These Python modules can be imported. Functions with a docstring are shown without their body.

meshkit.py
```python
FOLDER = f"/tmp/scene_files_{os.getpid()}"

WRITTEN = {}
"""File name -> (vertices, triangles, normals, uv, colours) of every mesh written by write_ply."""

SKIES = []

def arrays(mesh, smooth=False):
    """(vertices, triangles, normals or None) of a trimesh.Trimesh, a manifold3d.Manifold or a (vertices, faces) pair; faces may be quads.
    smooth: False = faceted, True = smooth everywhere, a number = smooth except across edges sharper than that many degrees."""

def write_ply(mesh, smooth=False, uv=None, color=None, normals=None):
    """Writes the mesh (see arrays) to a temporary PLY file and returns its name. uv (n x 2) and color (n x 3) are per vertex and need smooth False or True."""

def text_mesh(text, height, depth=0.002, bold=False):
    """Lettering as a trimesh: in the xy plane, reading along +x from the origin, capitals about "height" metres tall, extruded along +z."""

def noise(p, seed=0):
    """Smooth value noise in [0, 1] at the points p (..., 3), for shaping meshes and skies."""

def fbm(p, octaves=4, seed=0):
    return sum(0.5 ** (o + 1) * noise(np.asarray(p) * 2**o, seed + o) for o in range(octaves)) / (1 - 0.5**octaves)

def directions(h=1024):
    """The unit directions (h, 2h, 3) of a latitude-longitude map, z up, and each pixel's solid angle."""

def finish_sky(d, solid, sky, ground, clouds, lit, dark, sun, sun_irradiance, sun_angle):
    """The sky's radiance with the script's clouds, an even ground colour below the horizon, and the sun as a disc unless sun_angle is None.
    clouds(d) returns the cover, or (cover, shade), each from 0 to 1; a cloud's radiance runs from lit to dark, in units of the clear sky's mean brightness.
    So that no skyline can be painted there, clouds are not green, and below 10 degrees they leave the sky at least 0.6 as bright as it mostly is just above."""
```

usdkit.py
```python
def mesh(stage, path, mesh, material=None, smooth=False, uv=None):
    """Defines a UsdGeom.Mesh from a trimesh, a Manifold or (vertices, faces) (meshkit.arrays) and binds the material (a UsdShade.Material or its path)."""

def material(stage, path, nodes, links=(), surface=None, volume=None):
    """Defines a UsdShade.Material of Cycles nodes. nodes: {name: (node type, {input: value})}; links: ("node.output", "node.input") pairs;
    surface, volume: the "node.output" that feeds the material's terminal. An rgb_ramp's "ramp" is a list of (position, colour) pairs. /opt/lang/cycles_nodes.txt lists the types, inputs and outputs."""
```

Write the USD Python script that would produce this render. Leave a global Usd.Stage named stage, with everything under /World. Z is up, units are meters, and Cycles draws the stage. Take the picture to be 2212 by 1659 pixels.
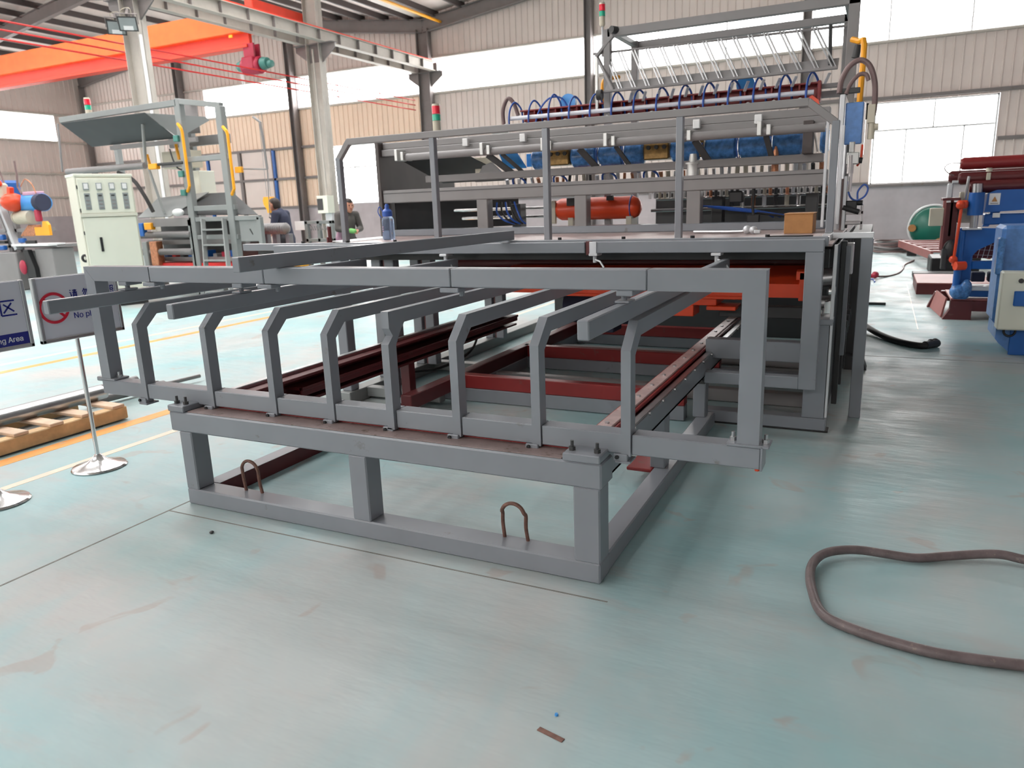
import math, random
import numpy as np, trimesh, manifold3d as m3
from shapely.geometry import Polygon
from pxr import Usd, UsdGeom, UsdLux, UsdShade, Gf, Sdf
import usdkit, meshkit

random.seed(7); rng = np.random.default_rng(7)
stage = Usd.Stage.CreateInMemory()
UsdGeom.SetStageUpAxis(stage, UsdGeom.Tokens.z)
UsdGeom.Xform.Define(stage, '/World')

# ---------------------------------------------------------------- camera, sky, exposure
cam = UsdGeom.Camera.Define(stage, '/World/camera')
cam.CreateHorizontalApertureAttr(36.0); cam.CreateVerticalApertureAttr(27.0)
cam.CreateFocalLengthAttr(36.0 * 1599.2 / 2212.0)
cam.CreateClippingRangeAttr(Gf.Vec2f(0.05, 500.0))
RIGHT = (0.8989957, 0.43650053, -0.03569332)
DOWN = (0.07196744, -0.22762783, -0.97108509)
FWD = (-0.43200395, 0.87043257, -0.23605027)
cam.AddTransformOp().Set(Gf.Matrix4d(*RIGHT, 0, *[-x for x in DOWN], 0, *[-x for x in FWD], 0, 0.0, 0.0, 1.5, 1))
cam.CreateExposureAttr(0.1)
cam.CreateFStopAttr(4.0); cam.CreateFocusDistanceAttr(3.3)
DAY = 10.8                                      # brightness of the daylight panes
sky = UsdLux.DomeLight.Define(stage, '/World/sky')
sky.CreateIntensityAttr(1.0); sky.CreateColorAttr(Gf.Vec3f(0.93, 0.96, 1.0))

# ---------------------------------------------------------------- materials
LOOKS = '/World/Looks'
UsdGeom.Scope.Define(stage, LOOKS)
M = {}

def paint(name, rgb, rough=0.45, metal=0.0, var=0.10, scale=2.5, bump=0.0, bscale=120.0, dirt=None, dirt_at=0.62, coat=0.0):
    lo = tuple(c * (1 - var) for c in rgb); hi = tuple(min(1, c * (1 + var)) for c in rgb)
    nodes = {'g': ('geometry', {}), 'n': ('noise_texture', {'scale': scale, 'detail': 4.0, 'roughness': 0.6}),
             'r': ('rgb_ramp', {'ramp': [(0.3, lo), (0.7, hi)]}),
             'p': ('principled_bsdf', {'roughness': rough, 'metallic': metal, 'coat_weight': coat, 'coat_roughness': 0.15})}
    links = [('g.position', 'n.vector'), ('n.fac', 'r.fac')]
    src = 'r.color'
    if dirt is not None:
        nodes['n2'] = ('noise_texture', {'scale': scale * 3.1, 'detail': 6.0, 'roughness': 0.65})
        nodes['r2'] = ('rgb_ramp', {'ramp': [(dirt_at, (0, 0, 0)), (dirt_at + 0.1, (1, 1, 1))]})
        nodes['mx'] = ('mix', {'color2': dirt})
        links += [('g.position', 'n2.vector'), ('n2.fac', 'r2.fac'), ('r.color', 'mx.color1'), ('r2.color', 'mx.fac')]
        src = 'mx.color'
    links.append((src, 'p.base_color'))
    if bump > 0:
        nodes['nb'] = ('noise_texture', {'scale': bscale, 'detail': 2.0})
        nodes['b'] = ('bump', {'strength': bump, 'distance': 0.002})
        links += [('g.position', 'nb.vector'), ('nb.fac', 'b.height'), ('b.normal', 'p.normal')]
    M[name] = usdkit.material(stage, f'{LOOKS}/{name}', nodes, links, surface='p.BSDF')

paint('grey', (0.235, 0.249, 0.275), 0.30, var=0.06, dirt=(0.165, 0.15, 0.145), dirt_at=0.66)
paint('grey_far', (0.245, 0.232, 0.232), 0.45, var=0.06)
paint('grey_pale', (0.25, 0.265, 0.262), 0.4, var=0.05)
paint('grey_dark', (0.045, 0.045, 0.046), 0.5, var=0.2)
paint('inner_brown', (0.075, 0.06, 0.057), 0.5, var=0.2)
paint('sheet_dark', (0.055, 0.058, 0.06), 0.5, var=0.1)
paint('hall_steel', (0.21, 0.185, 0.18), 0.5, var=0.08, dirt=(0.17, 0.13, 0.10))
paint('hall_cream', (0.52, 0.48, 0.43), 0.5, var=0.08, dirt=(0.25, 0.15, 0.09), dirt_at=0.68)
paint('purlin_dark', (0.075, 0.06, 0.058), 0.6)
paint('siding', (0.76, 0.66, 0.61), 0.5, var=0.05, scale=0.7)
paint('siding_warm_glow', (0.90, 0.70, 0.54), 0.5, var=0.06, scale=0.6)  # warm glow on the left-bay wall, put into the cladding colour
paint('roof_sheet', (0.72, 0.64, 0.60), 0.55, var=0.08, scale=0.5)
paint('plaster', (0.52, 0.47, 0.485), 0.85, var=0.10, scale=1.6, bump=0.3, bscale=40)
paint('oxide', (0.105, 0.014, 0.016), 0.42, var=0.15, dirt=(0.16, 0.07, 0.065), dirt_at=0.64)
paint('oxide_bright', (0.25, 0.018, 0.018), 0.42, var=0.12, dirt=(0.17, 0.05, 0.045), dirt_at=0.62)
paint('oxide_pink', (0.34, 0.12, 0.11), 0.5, var=0.12)
paint('rail_top', (0.50, 0.37, 0.355), 0.35, metal=0.25, var=0.2, scale=9, dirt=(0.28, 0.10, 0.09), dirt_at=0.6)
paint('orange_red', (0.78, 0.07, 0.018), 0.35, var=0.08)
paint('crane_orange', (1.0, 0.155, 0.025), 0.4, var=0.10)
paint('crane_orange_deep', (0.92, 0.065, 0.03), 0.4, var=0.06)
paint('signal_red', (0.75, 0.03, 0.03), 0.35)
paint('hoist_crimson', (0.42, 0.02, 0.055), 0.4, var=0.15)
paint('teal_cap', (0.06, 0.22, 0.19), 0.4)
paint('yellow', (0.95, 0.40, 0.015), 0.4, var=0.05)
paint('blue', (0.012, 0.115, 0.42), 0.38, var=0.10)
paint('blue_pale', (0.10, 0.24, 0.55), 0.35, var=0.18, scale=14)
paint('blue_wrap', (0.075, 0.21, 0.48), 0.22, var=0.45, scale=22, bump=0.9, bscale=28)
paint('blue_hose', (0.03, 0.10, 0.42), 0.3)
paint('sky_blue', (0.05, 0.30, 0.72), 0.35)
paint('rubber', (0.018, 0.016, 0.016), 0.55, var=0.2)
paint('hose_brown', (0.20, 0.13, 0.125), 0.45, var=0.15)
paint('cable_jacket', (0.15, 0.115, 0.115), 0.42, var=0.22, scale=16, bump=0.2, bscale=300, dirt=(0.25, 0.20, 0.17))
paint('black', (0.012, 0.012, 0.013), 0.5)
paint('chrome', (0.72, 0.70, 0.70), 0.18, metal=1.0, var=0.06)
paint('steel', (0.50, 0.50, 0.51), 0.33, metal=1.0, var=0.1, scale=7)
paint('steel_pale', (0.62, 0.63, 0.65), 0.42, metal=0.35, var=0.08)
paint('alu', (0.62, 0.62, 0.60), 0.4, metal=0.6, var=0.08)
paint('bronze', (0.20, 0.115, 0.035), 0.38, metal=0.6, var=0.3, scale=25)
paint('rust', (0.17, 0.085, 0.065), 0.6, metal=0.2, var=0.35, scale=30)
paint('track_dirty', (0.27, 0.20, 0.19), 0.4, var=0.2, scale=9, dirt=(0.12, 0.075, 0.05), dirt_at=0.58)
paint('tabletop', (0.36, 0.275, 0.265), 0.42, metal=0.1, var=0.10, scale=3, dirt=(0.26, 0.19, 0.17))
paint('cabinet_cream', (0.76, 0.77, 0.66), 0.4, var=0.02)
paint('cabinet_side', (0.66, 0.65, 0.55), 0.4, var=0.02)
paint('beige', (0.58, 0.53, 0.42), 0.45, var=0.04)
paint('white', (0.80, 0.80, 0.80), 0.4, var=0.02)
paint('white_pipe', (0.74, 0.74, 0.80), 0.28, var=0.03)
paint('sign_white', (0.66, 0.65, 0.72), 0.3, var=0.02)
paint('sign_blue', (0.012, 0.018, 0.22), 0.4, var=0.02)
paint('sign_red', (0.62, 0.012, 0.04), 0.4, var=0.02)
paint('glass_grey', (0.30, 0.33, 0.33), 0.15)
paint('wood', (0.60, 0.39, 0.20), 0.65, var=0.22, scale=6, bump=0.3, bscale=40)
paint('wood_box', (0.46, 0.22, 0.075), 0.6, var=0.15, scale=8)
paint('plank', (0.64, 0.46, 0.33), 0.65, var=0.15, scale=7)
paint('green_lamp', (0.02, 0.42, 0.26), 0.25)
paint('red_lamp', (0.85, 0.02, 0.05), 0.25)
paint('tank_green', (0.012, 0.15, 0.105), 0.35, var=0.12)
paint('skin', (0.50, 0.23, 0.15), 0.5, var=0.05)
paint('hair', (0.035, 0.025, 0.022), 0.6)
paint('navy_cloth', (0.035, 0.04, 0.075), 0.8)
paint('grey_cloth', (0.10, 0.09, 0.085), 0.85, var=0.15)
paint('dark_cloth', (0.03, 0.03, 0.035), 0.85)
paint('pink_cloth', (0.52, 0.32, 0.42), 0.7)
paint('green_glove', (0.16, 0.42, 0.12), 0.7)
paint('copper', (0.55, 0.24, 0.13), 0.4, metal=0.6, var=0.3, scale=20)
paint('concrete', (0.45, 0.44, 0.42), 0.8)
paint('line_orange', (0.86, 0.37, 0.10), 0.4, var=0.08, dirt=(0.62, 0.50, 0.38))
paint('line_cream', (0.74, 0.60, 0.48), 0.4, var=0.08)
paint('joint_and_shadow_dark', (0.19, 0.185, 0.165), 0.7, var=0.25, scale=9)  # also colours the painted shadow line before the stand

# daylight panes: lit frosted sheets
M['daylight'] = usdkit.material(stage, f'{LOOKS}/daylight', {'e': ('emission', {'color': (1.0, 0.985, 0.97), 'strength': DAY})}, [], surface='e.emission')
M['blue_plastic'] = usdkit.material(stage, f'{LOOKS}/blue_plastic', {'p': ('principled_bsdf', {'base_color': (0.55, 0.68, 0.92), 'roughness': 0.08, 'transmission_weight': 0.85, 'ior': 1.25})}, [], surface='p.BSDF')

def floor_material():
    nodes = {
        'g': ('geometry', {}),
        'm1': ('mapping', {'scale': (0.75, 0.55, 1.0), 'rotation': (0, 0, 0.35)}),
        'n1': ('noise_texture', {'scale': 1.0, 'detail': 6.0, 'roughness': 0.58, 'distortion': 0.5}),
        'r1': ('rgb_ramp', {'ramp': [(0.36, (0.275, 0.455, 0.475)), (0.5, (0.345, 0.455, 0.465)), (0.64, (0.43, 0.435, 0.425))]}),
        'm2': ('mapping', {'scale': (1.5, 5.0, 1.0), 'rotation': (0, 0, -0.5)}),
        'n2': ('noise_texture', {'scale': 1.1, 'detail': 7.0, 'roughness': 0.65}),
        'r2': ('rgb_ramp', {'ramp': [(0.55, (0, 0, 0)), (0.70, (0.4, 0.4, 0.4))]}),
        'mx1': ('mix', {'color2': (0.42, 0.375, 0.36)}),
        'n3': ('noise_texture', {'scale': 3.4, 'detail': 3.0, 'roughness': 0.45, 'distortion': 0.8}),
        'r3': ('rgb_ramp', {'ramp': [(0.655, (0, 0, 0)), (0.70, (0.42, 0.42, 0.42))]}),
        'mx2': ('mix', {'color2': (0.37, 0.265, 0.225)}),
        'n5': ('noise_texture', {'scale': 0.8, 'detail': 5.0, 'roughness': 0.6}),
        'r5': ('rgb_ramp', {'ramp': [(0.53, (0, 0, 0)), (0.66, (0.6, 0.6, 0.6))]}),
        'mx3': ('mix', {'color2': (0.29, 0.455, 0.455)}),
        'n4': ('noise_texture', {'scale': 2.2, 'detail': 5.0, 'roughness': 0.6}),
        'r4': ('rgb_ramp', {'ramp': [(0.3, (0.40, 0.40, 0.40)), (0.75, (0.62, 0.62, 0.62))]}),
        'mb': ('mapping', {'scale': (2.6, 8.0, 1.0)}),
        'nb': ('noise_texture', {'scale': 1.4, 'detail': 3.0}),
        'b': ('bump', {'strength': 0.25, 'distance': 0.02}),
        'p': ('principled_bsdf', {'specular_ior_level': 0.5}),
    }
    links = [('g.position', 'm1.vector'), ('m1.vector', 'n1.vector'), ('n1.fac', 'r1.fac'),
             ('g.position', 'm2.vector'), ('m2.vector', 'n2.vector'), ('n2.fac', 'r2.fac'), ('r1.color', 'mx1.color1'), ('r2.color', 'mx1.fac'),
             ('g.position', 'n5.vector'), ('n5.fac', 'r5.fac'), ('mx1.color', 'mx3.color1'), ('r5.color', 'mx3.fac'),
             ('g.position', 'n3.vector'), ('n3.fac', 'r3.fac'), ('mx3.color', 'mx2.color1'), ('r3.color', 'mx2.fac'), ('mx2.color', 'p.base_color'),
             ('g.position', 'n4.vector'), ('n4.fac', 'r4.fac'), ('r4.color', 'p.roughness'),
             ('g.position', 'mb.vector'), ('mb.vector', 'nb.vector'), ('nb.fac', 'b.height'), ('b.normal', 'p.normal')]
    M['floor'] = usdkit.material(stage, f'{LOOKS}/floor', nodes, links, surface='p.BSDF')
floor_material()

# ---------------------------------------------------------------- geometry helpers
def cat(*ms):
    out = []
    for m in ms:
        out += m if isinstance(m, (list, tuple)) else [m]
    return trimesh.util.concatenate(out) if len(out) > 1 else out[0]

_HULL = {}
def unit_box():
    if 'f' not in _HULL:
        s = [(i, j, k) for i in (-1, 1) for j in (-1, 1) for k in (-1, 1)]
        pts = []
        for a in range(3):
            for q in s:
                pts.append([0.9 * q[d] if d != a else q[d] for d in range(3)])
        pts = np.array(pts, float)
        h = trimesh.convex.convex_hull(pts)
        # map hull vertices back to (axis, sign)
        idx = [int(np.argmin(((pts - v) ** 2).sum(1))) for v in h.vertices]
        _HULL['f'] = np.array(h.faces); _HULL['i'] = idx; _HULL['s'] = s
    return _HULL

def box(x0, x1, y0, y1, z0, z1, c=0.004):
    """A chamfered box."""
    x0, x1 = sorted((x0, x1)); y0, y1 = sorted((y0, y1)); z0, z1 = sorted((z0, z1))
    h = np.array([x1 - x0, y1 - y0, z1 - z0]) / 2; mid = np.array([x0 + x1, y0 + y1, z0 + z1]) / 2
    c = min(c, h.min() * 0.45)
    u = unit_box(); pts = []
    for a in range(3):
        for q in u['s']:
            pts.append([(q[d] * (h[d] - c) if d != a else q[d] * h[d]) + mid[d] for d in range(3)])
    return trimesh.Trimesh(np.array(pts)[u['i']], u['f'], process=False)

def frame_of(d, up):
    d = np.asarray(d, float); d = d / np.linalg.norm(d)
    up = np.asarray(up, float)
    if abs(np.dot(d, up)) > 0.98:
        up = np.array([0, 1.0, 0]) if abs(d[1]) < 0.9 else np.array([1.0, 0, 0])
    s = np.cross(d, up); s /= np.linalg.norm(s)
    return d, s, np.cross(s, d)

def bar(p, q, w, h, up=(0, 0, 1), c=0.004):
    """A rectangular tube from p to q, w wide across, h along up."""
    p, q = np.asarray(p, float), np.asarray(q, float)
    L = np.linalg.norm(q - p); d, s, u = frame_of(q - p, up)
    b = box(-w / 2, w / 2, 0, L, -h / 2, h / 2, c)
    T = np.eye(4); T[:3, 0], T[:3, 1], T[:3, 2], T[:3, 3] = s, d, u, p
    b.apply_transform(T); return b

def smooth_path(pts, n=6):
    pts = np.asarray(pts, float)
    if len(pts) < 3: return pts
    P = np.vstack([2 * pts[0] - pts[1], pts, 2 * pts[-1] - pts[-2]]); out = []
    for i in range(1, len(P) - 2):
        for t in np.linspace(0, 1, n, endpoint=False):
            a, b, c, d = P[i - 1], P[i], P[i + 1], P[i + 2]
            out.append(0.5 * (2 * b + (c - a) * t + (2 * a - 5 * b + 4 * c - d) * t * t + (3 * b - a - 3 * c + d) * t ** 3))
    out.append(pts[-1]); return np.array(out)

def tube(pts, r, n=8, smooth=0):
    pts = smooth_path(pts, smooth) if smooth else np.asarray(pts, float)
    k = len(pts); t = np.gradient(pts, axis=0); t /= np.linalg.norm(t, axis=1, keepdims=True)
    _, s, u = frame_of(t[0], (0, 0, 1)); V = []
    rr = np.full(k, r) if np.ndim(r) == 0 else np.asarray(r)
    for i in range(k):
        s = s - t[i] * np.dot(s, t[i]); s /= np.linalg.norm(s); u = np.cross(s, t[i])
        a = np.arange(n) / n * 2 * np.pi
        V.append(pts[i] + rr[i] * (np.cos(a)[:, None] * s + np.sin(a)[:, None] * u))
    V = np.vstack(V + [pts[:1], pts[-1:]]); F = []
    for i in range(k - 1):
        for j in range(n):
            a, b = i * n + j, i * n + (j + 1) % n
            F += [[a, b, b + n], [a, b + n, a + n]]
    for j in range(n):
        F += [[k * n, (j + 1) % n, j], [k * n + 1, (k - 1) * n + j, (k - 1) * n + (j + 1) % n]]
    m = trimesh.Trimesh(V, F, process=False)
    if m.volume < 0: m.invert()
    return m

def cyl(p, q, r, n=16): return tube([p, q], r, n)

def lathe(profile, n=24, at=(0, 0, 0), axis='z'):
    """Revolves (r, z) pairs around the axis through at."""
    m = trimesh.creation.revolve(np.array(profile, float), sections=n)
    if axis == 'x': m.apply_transform(trimesh.transformations.rotation_matrix(np.pi / 2, [0, 1, 0]))
    if axis == 'y': m.apply_transform(trimesh.transformations.rotation_matrix(-np.pi / 2, [1, 0, 0]))
    m.apply_translation(at)
    return m

def prism(pts, a0, a1, plane='xz'):
    """Extrudes a 2-D outline between a0 and a1 of the third axis."""
    m = trimesh.creation.extrude_polygon(Polygon(pts), a1 - a0, engine='earcut'); v = m.vertices.copy()
    m.vertices = {'xz': np.c_[v[:, 0], v[:, 2] + a0, v[:, 1]], 'yz': np.c_[v[:, 2] + a0, v[:, 0], v[:, 1]], 'xy': np.c_[v[:, 0], v[:, 1], v[:, 2] + a0]}[plane]
    if m.volume < 0: m.invert()
    return m

def slab(quad, th):
    """A sheet of thickness th on four corners."""
    q = np.asarray(quad, float); n = np.cross(q[1] - q[0], q[3] - q[0]); n = n / np.linalg.norm(n) * th / 2
    return trimesh.convex.convex_hull(np.vstack([q + n, q - n]))

def ring(c, r, r2, axis='y', n=24, m=8):
    t = trimesh.creation.torus(r, r2, major_sections=n, minor_sections=m)
    if axis == 'x': t.apply_transform(trimesh.transformations.rotation_matrix(np.pi / 2, [0, 1, 0]))
    if axis == 'y': t.apply_transform(trimesh.transformations.rotation_matrix(np.pi / 2, [1, 0, 0]))
    t.apply_translation(c); return t

def sphere(c, r, n=2):
    s = trimesh.creation.icosphere(n, 1.0); s.apply_scale(r); s.apply_translation(c); return s

# ---------------------------------------------------------------- scene helpers
used, origin = set(), {}
def numbered(path):
    if path not in used:
        used.add(path); return path
    i = 1
    while f'{path}_{i:03d}' in used: i += 1
    used.add(f'{path}_{i:03d}'); return f'{path}_{i:03d}'

def tag(prim, label=None, cat=None, group=None, kind=None):
    for k, v in (('label', label), ('category', cat), ('group', group), ('kind', kind)):
        if v: prim.SetCustomDataByKey(k, v)

def thing(name, label, category, loc=(0, 0, 0), group=None, kind=None, rotz=0):
    p = numbered('/World/' + name); x = UsdGeom.Xform.Define(stage, p)
    x.AddTranslateOp().Set(Gf.Vec3d(*map(float, loc)))
    if rotz: x.AddRotateZOp().Set(rotz)
    tag(x.GetPrim(), label, category, group, kind); origin[p] = np.array(loc, float)
    return p

def clusters(ms):
    left, out = list(ms), []
    while left:
        grp = [left.pop()]; i = 0
        while i < len(grp):
            a = grp[i].bounds; near = [m for m in left if (m.bounds[0] <= a[1] + .004).all() and (m.bounds[1] >= a[0] - .004).all()]
            left = [m for m in left if not any(m is n for n in near)]; grp += near; i += 1
        out.append(grp)
    return out[::-1]

def part(parent, name, mesh, mat, label=None, smooth=35, kind=None):
    if isinstance(mesh, (list, tuple)) and len(mesh) > 1:      # pieces that do not touch are parts of their own
        cl = clusters(mesh)
        if len(cl) > 1:
            return [part(parent, name, cat(g), mat, label, smooth, kind) for g in cl][0]
    p = numbered(f'{parent}/{name}')
    mesh = cat(mesh); off = origin.get(parent, np.zeros(3)); origin[p] = off
    v, f = np.asarray(mesh.vertices) - off, np.asarray(mesh.faces)
    pr = usdkit.mesh(stage, p, (v, f), M[mat], smooth=smooth)
    tag(pr.GetPrim(), label, kind=kind)
    return p

def solo(name, mesh, mat, label, category, group=None, kind=None, smooth=35):
    p = part('/World', name, mesh, mat, smooth=smooth)
    tag(stage.GetPrimAtPath(p), label, category, group, kind); return p

def copy(src, loc, label=None, group=None, rotz=0):
    base = src.rsplit('/', 1)[1].rstrip('0123456789').rstrip('_') if src[-3:].isdigit() else src.rsplit('/', 1)[1]
    was = stage.GetPrimAtPath(src).GetCustomData()
    p = thing(base, label or was.get('label'), was.get('category'), loc, group or was.get('group'), was.get('kind'), rotz)
    pr = stage.GetPrimAtPath(p); pr.GetReferences().AddInternalReference(src); pr.SetInstanceable(True); return p

origin['/World'] = np.zeros(3)
S = 'structure'

# ================================================================ THE HALL
XL, XR, YB, YF = -36.0, 4.4, 26.0, -13.0
VALLEY, RIDGE_R, RIDGE_L = -16.0, -5.8, -26.0
def roof_z(x):                                  # underside of the rafters
    if x < RIDGE_L: return 9.1 - 0.13 * (RIDGE_L - x)
    if x < VALLEY: return 7.85 + (x - RIDGE_L) * -0.125 + 1.25
    if x < RIDGE_R: return 7.85 + (x - VALLEY) * 0.128
    return 9.15 - 0.128 * (x - RIDGE_R)

fl = thing('floor', None, None, kind=S)
part(fl, 'slab', box(XL - 0.3, XR + 0.3, YF - 0.3, YB + 0.3, -0.25, 0, 0.001), 'floor')
def strip(name, x0, x1, y0, y1, mat, z=0.0012): part(fl, name, box(x0, x1, y0, y1, -0.002, z, 0.0003), mat)
strip('lane_line', -5.03, -4.90, -13, 24, 'line_orange'); strip('lane_line', -4.50, -4.435, -13, 24, 'line_cream')
strip('lane_line', -8.10, -7.98, -13, 24, 'line_orange'); strip('lane_line', -8.52, -8.44, -13, 24, 'line_cream')
strip('floor_joint', -3.262, -3.25, -13, 4.6, 'joint_and_shadow_dark', 0.0008); strip('floor_joint', -3.25, -0.84, 2.444, 2.453, 'joint_and_shadow_dark', 0.0008)  # second strip paints the frame's thin shadow on the floor
strip('floor_joint', -0.1, 4.3, 7.55, 7.562, 'joint_and_shadow_dark', 0.0008)
strip('floor_joint', 0.45, 0.458, 9.2, 14.0, 'line_cream', 0.0008)

ground = solo('outdoor_ground', box(-140, 120, -120, 150, -0.6, -0.3, 0.01), 'concrete', 'pale concrete yard around the hall outside the windows', 'ground', kind=S)

def ribbed(x0, x1, z0, z1, y, out=1.0, pitch=0.24, axis='x'):
    """A ribbed cladding sheet: real trapezoid ribs, vertical."""
    n = max(1, int(round((x1 - x0) / pitch))); p = (x1 - x0) / n; prof = []
    for i in range(n):
        a = x0 + i * p
        prof += [(a, 0), (a + p * 0.78, 0), (a + p * 0.83, 0.028), (a + p * 0.94, 0.028), (a + p * 0.99, 0)]
    prof.append((x1, 0))
    prof = np.array(prof); k = len(prof); V = []
    for zz in (z0, z1):
        for dd in (0.0, 0.035):
            for a, b in prof:
                d = y + out * (dd - b) if dd == 0 else y + out * dd
                V.append((a, d, zz) if axis == 'x' else (d, a, zz))
    V = np.array(V); F = []
    for i in range(k - 1):
        f0, f1, b0, b1 = i, i + 1, k + i, k + i + 1; t = 2 * k
        F += [[f0, f1, f1 + t], [f0, f1 + t, f0 + t], [b0, b1 + t, b1], [b0, b0 + t, b1 + t], [f0 + t, f1 + t, b1 + t], [f0 + t, b1 + t, b0 + t], [f0, b1, f1], [f0, b0, b1]]
    m = trimesh.Trimesh(V, F, process=False)
    if m.volume < 0: m.invert()
    return m

COLS = [-36.0, -29.2, -22.6, -16.0, -9.4, -2.4, 4.2]
BZ0, BZ1 = 5.75, 6.98                                # the high daylight band
wb = thing('wall_back', None, None, kind=S)
part(wb, 'masonry_base', [box(XL, -21.15, YB, YB + .2, 0, 1.7), box(-21.15, -18.5, YB, YB + .2, 0, 1.78), box(-18.5, -0.4, YB, YB + .2, 0, 1.7), box(-0.4, 2.75, YB, YB + .2, 0, 1.66), box(2.75, XR, YB, YB + .2, 0, 1.7)], 'plaster')
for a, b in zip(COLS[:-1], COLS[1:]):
    mat = 'siding_warm_glow' if b <= -16.0 and a > -30 else 'siding'
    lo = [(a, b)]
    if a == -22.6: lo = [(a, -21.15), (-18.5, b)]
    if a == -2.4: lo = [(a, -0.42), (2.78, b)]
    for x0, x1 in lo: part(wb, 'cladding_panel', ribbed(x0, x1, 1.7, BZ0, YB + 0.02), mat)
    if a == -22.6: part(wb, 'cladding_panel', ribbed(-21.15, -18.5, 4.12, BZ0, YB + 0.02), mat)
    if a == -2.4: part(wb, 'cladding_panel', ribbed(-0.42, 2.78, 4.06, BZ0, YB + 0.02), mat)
    part(wb, 'cladding_panel', ribbed(a, b, BZ1, 9.9, YB + 0.02), 'siding')
for z in (BZ0 - 0.03, BZ1 + 0.02): part(wb, 'girt', box(XL, XR, YB - 0.09, YB + 0.02, z - 0.03, z + 0.03), 'hall_cream')
part(wb, 'girt', [box(XL, -21.2, YB - .1, YB, 4.14, 4.24), box(-18.45, -0.5, YB - .1, YB, 4.14, 4.24), box(-0.5, XR, YB - .1, YB, 4.1, 4.2)], 'hall_steel')
part(wb, 'girt', [box(XL, -21.2, YB - .1, YB, 2.88, 2.98), box(2.8, XR, YB - .1, YB, 2.78, 2.88)], 'hall_steel')
part(wb, 'girt', [box(-18.4, -0.45, YB - .1, YB, 1.68, 1.76), box(-0.45, XR, YB - .12, YB, 1.6, 1.68), box(XL, -21.2, YB - .1, YB, 1.68, 1.76)], 'hall_steel')
part(wb, 'door_post', [box(x, x + .14, YB - .1, YB, 1.0, 4.2) for x in (-28.2, -24.2)], 'blue')
part(wb, 'door_post', [box(x, x + .16, YB - .12, YB, 0.4, 4.2) for x in (-26.2, -22.95, -21.4)], 'hall_steel')
part(wb, 'door_leaf', [box(-28.0, -26.25, YB - .05, YB, 0.2, 4.15), box(-26.0, -24.3, YB - .05, YB, 0.2, 4.15)], 'siding')

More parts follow.
